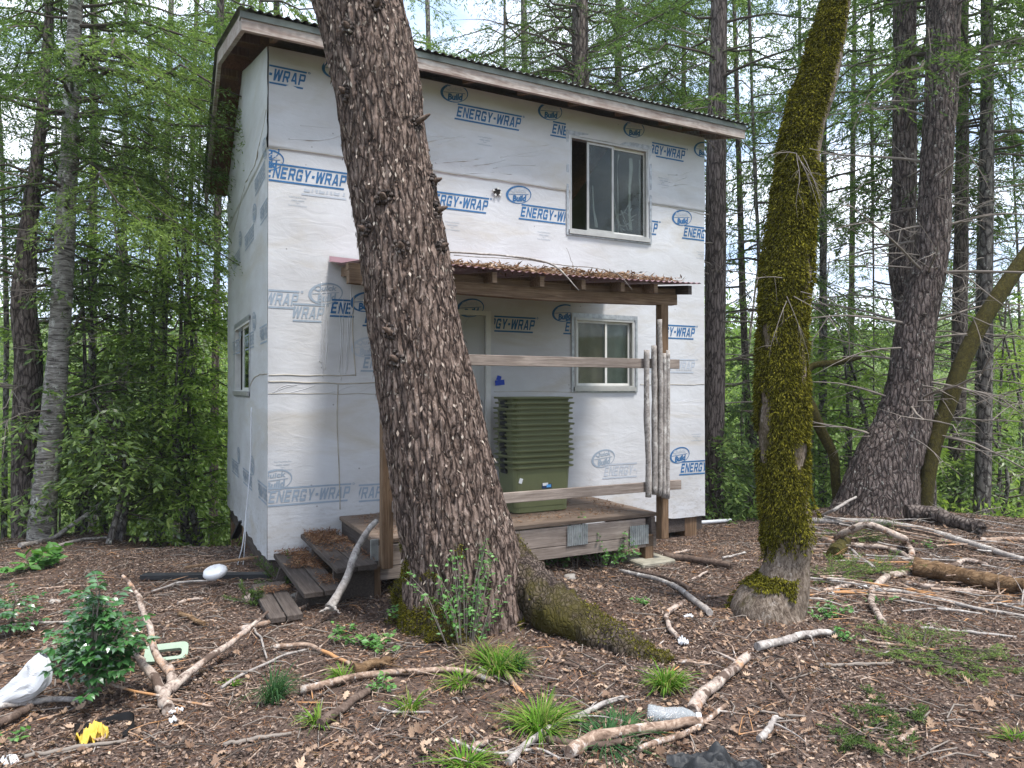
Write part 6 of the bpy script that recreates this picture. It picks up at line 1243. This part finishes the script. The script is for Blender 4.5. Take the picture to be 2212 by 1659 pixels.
mb.tube(resample(Q, [.006]*6, 40)[0]-o_, .006, 5, 0); mb.tube(resample(Q[2:]+[[.0, 0, 0], [.03, 0, 0], [.05, 0, 0], [.02, 0, .02]], [.004]*4, 20)[0]-o_, .004, 5, 0); tag(mb.build('cord', M['plastic_white'], None, o_.tolist()), 'white cord hanging down the side wall near the corner', 'cord')
# pvc pipes behind the right of the cabin
for lb, x0, x1, y0, y1 in (('white plastic pipe on the ground past the right cabin corner', 1432, 1578, 1134, 1131),):
    a, b = P(x0, y0, 9.2), P(x1, y1, 9.6); a[2] = gz(a[0], a[1])+.06; b[2] = gz(b[0], b[1])+.06; mb = MB(); mb.tube(np.array([a, b])-a, .024, 10, 0); tag(mb.build('pipe', M['plastic_white'], None, a.tolist()), lb, 'pipe')
# orange crate under the porch
p = loc2w(3.2, .4, 0); z_ = gz(p[0], p[1])+.0; mb = MB(); mb.box((-.15, -.1, 0), (.15, .1, .012)); 
for s_ in (-1, 1): mb.box((-.15, s_*.1-.006, .012), (.15, s_*.1+.006, .17)); mb.box((s_*.15-.006, -.094, .012), (s_*.15+.006, .094, .17))
mb.box((-.165, -.115, .17), (.165, -.095, .19)); mb.box((-.165, .095, .17), (.165, .115, .19)); o = mb.build('crate', M['orange'], None, [P(1328, 1182, 7.6)[0], 7.6, gz(P(1328, 1182, 7.6)[0], 7.6)+.005], CA); tag(o, 'orange plastic crate on the ground beneath the porch', 'crate')
# pale green container handle/lid
p = G(495*.0+496*0+500, 1440); p = G(492, 1432); p = G(500, 1436)
p = G(497*0+505, 1445) if False else G(500-30+20, 1440)
p = G(498, 1441) if False else G(388*0+500, 1440)
pc = G(366+130*0+0, 1440) if False else G(362, 1435)
mb = MB(); prof = rrect(.24, .13, .035, 0, 6); inn = rrect(.15, .06, .02, 0, 6); n_ = len(prof); V = [(x, y, .0) for x, y, z in prof]+[(x, y, .022) for x, y, z in prof]+[(x+.01, y-.012, .022) for x, y, z in inn]+[(x+.01, y-.012, .0) for x, y, z in inn]
F = [(a+r_*n_, (a+1) % n_+r_*n_, (a+1) % n_+(r_+1)*n_, a+(r_+1)*n_) for r_ in range(3) for a in range(n_)]; mb.add(V, np.array(F), 0); pc = G(362, 1422); pc[2] += .03; o = mb.build('container_lid', M['pale_green'], None, pc.tolist()); o.rotation_euler = (.5, 0, .35); tag(o, 'pale green translucent plastic lid behind the forked branch', 'lid')
# clear bottle
pr_ = [(0, .0), (.028, .002), (.031, .01), (.031, .03), (.029, .035), (.031, .04), (.031, .06), (.029, .065), (.031, .07), (.031, .1), (.029, .105), (.031, .11), (.030, .125), (.022, .15), (.013, .166), (.012, .172)]
cap = [(0.014, .170), (.0155, .171), (.0155, .186), (.014, .189), (0, .19)]
def lathe(pf, n=20):
    V = [(r*math.cos(a*2*PI/n), r*math.sin(a*2*PI/n), z) for r, z in pf for a in range(n)]; F = [(k*n+a, k*n+(a+1) % n, (k+1)*n+(a+1) % n, (k+1)*n+a) for k in range(len(pf)-1) for a in range(n)]; return np.array(V), np.array(F)
V, F = lathe(pr_); V = V*1.35; V[:, 0] *= 1-.25*np.exp(-((V[:, 2]-.09)/.05)**2); mb = MB(); mb.add(V, F, 0, True); p = G(1397, 1558); bt = mb.build('bottle', M['clear'], None, (p+[0, 0, .045]).tolist()); bt.rotation_euler = (0, R_(91), R_(-8)); tag(bt, 'crushed clear plastic water bottle lying by the stout log', 'bottle')
V, F = lathe(cap); mb = MB(); mb.add(V*1.35, F, 0, True); mb.build('cap', M['plastic_white'], bt)
# leaf debris against the right root etc.: a few stones
for q, (x, y, s_) in enumerate(((640, 1290, .05), (120, 1302, .04), (1230, 1250, .06))):
    p = G(x, y); u_, v_ = np.meshgrid(np.linspace(0, PI, 10), np.linspace(0, 2*PI, 14)); dr_ = np.stack([np.sin(u_)*np.cos(v_), np.sin(u_)*np.sin(v_), np.cos(u_)*.6], -1); V = dr_*s_*(1+.3*vn(dr_*1.7+q*5, 2))[..., None]; i = np.arange(13)[:, None]*10; j = np.arange(9)[None]
    mb = MB(); mb.add(V.reshape(-1, 3), np.stack([i+j, i+j+1, i+11+j, i+10+j], -1).reshape(-1, 4), 0, True); tag(mb.build('stone', M['stone'], None, (p+[0, 0, .01]).tolist()), ['grey stone beside the middle step', 'small stone on the left clearing floor', 'stone in the shade under the porch front'][q], 'stone')

# ------------------------------------------------------------------ the air between the trees
m = bpy.data.materials.new('haze'); m.use_nodes = True; nt = m.node_tree; nt.nodes.clear()
o_ = N(nt, 'ShaderNodeOutputMaterial'); v_ = N(nt, 'ShaderNodeVolumePrincipled'); v_.inputs['Color'].default_value = (.93, .97, 1, 1); v_.inputs['Density'].default_value = .0009; v_.inputs['Anisotropy'].default_value = .2
nt.links.new(v_.outputs[0], o_.inputs['Volume'])
mb = MB(); mb.box((-232, -232, float(ZZ.min())-1.5), (232, 240, float(ZZ.max())+18)); tag(mb.build('haze', m), kind='stuff')
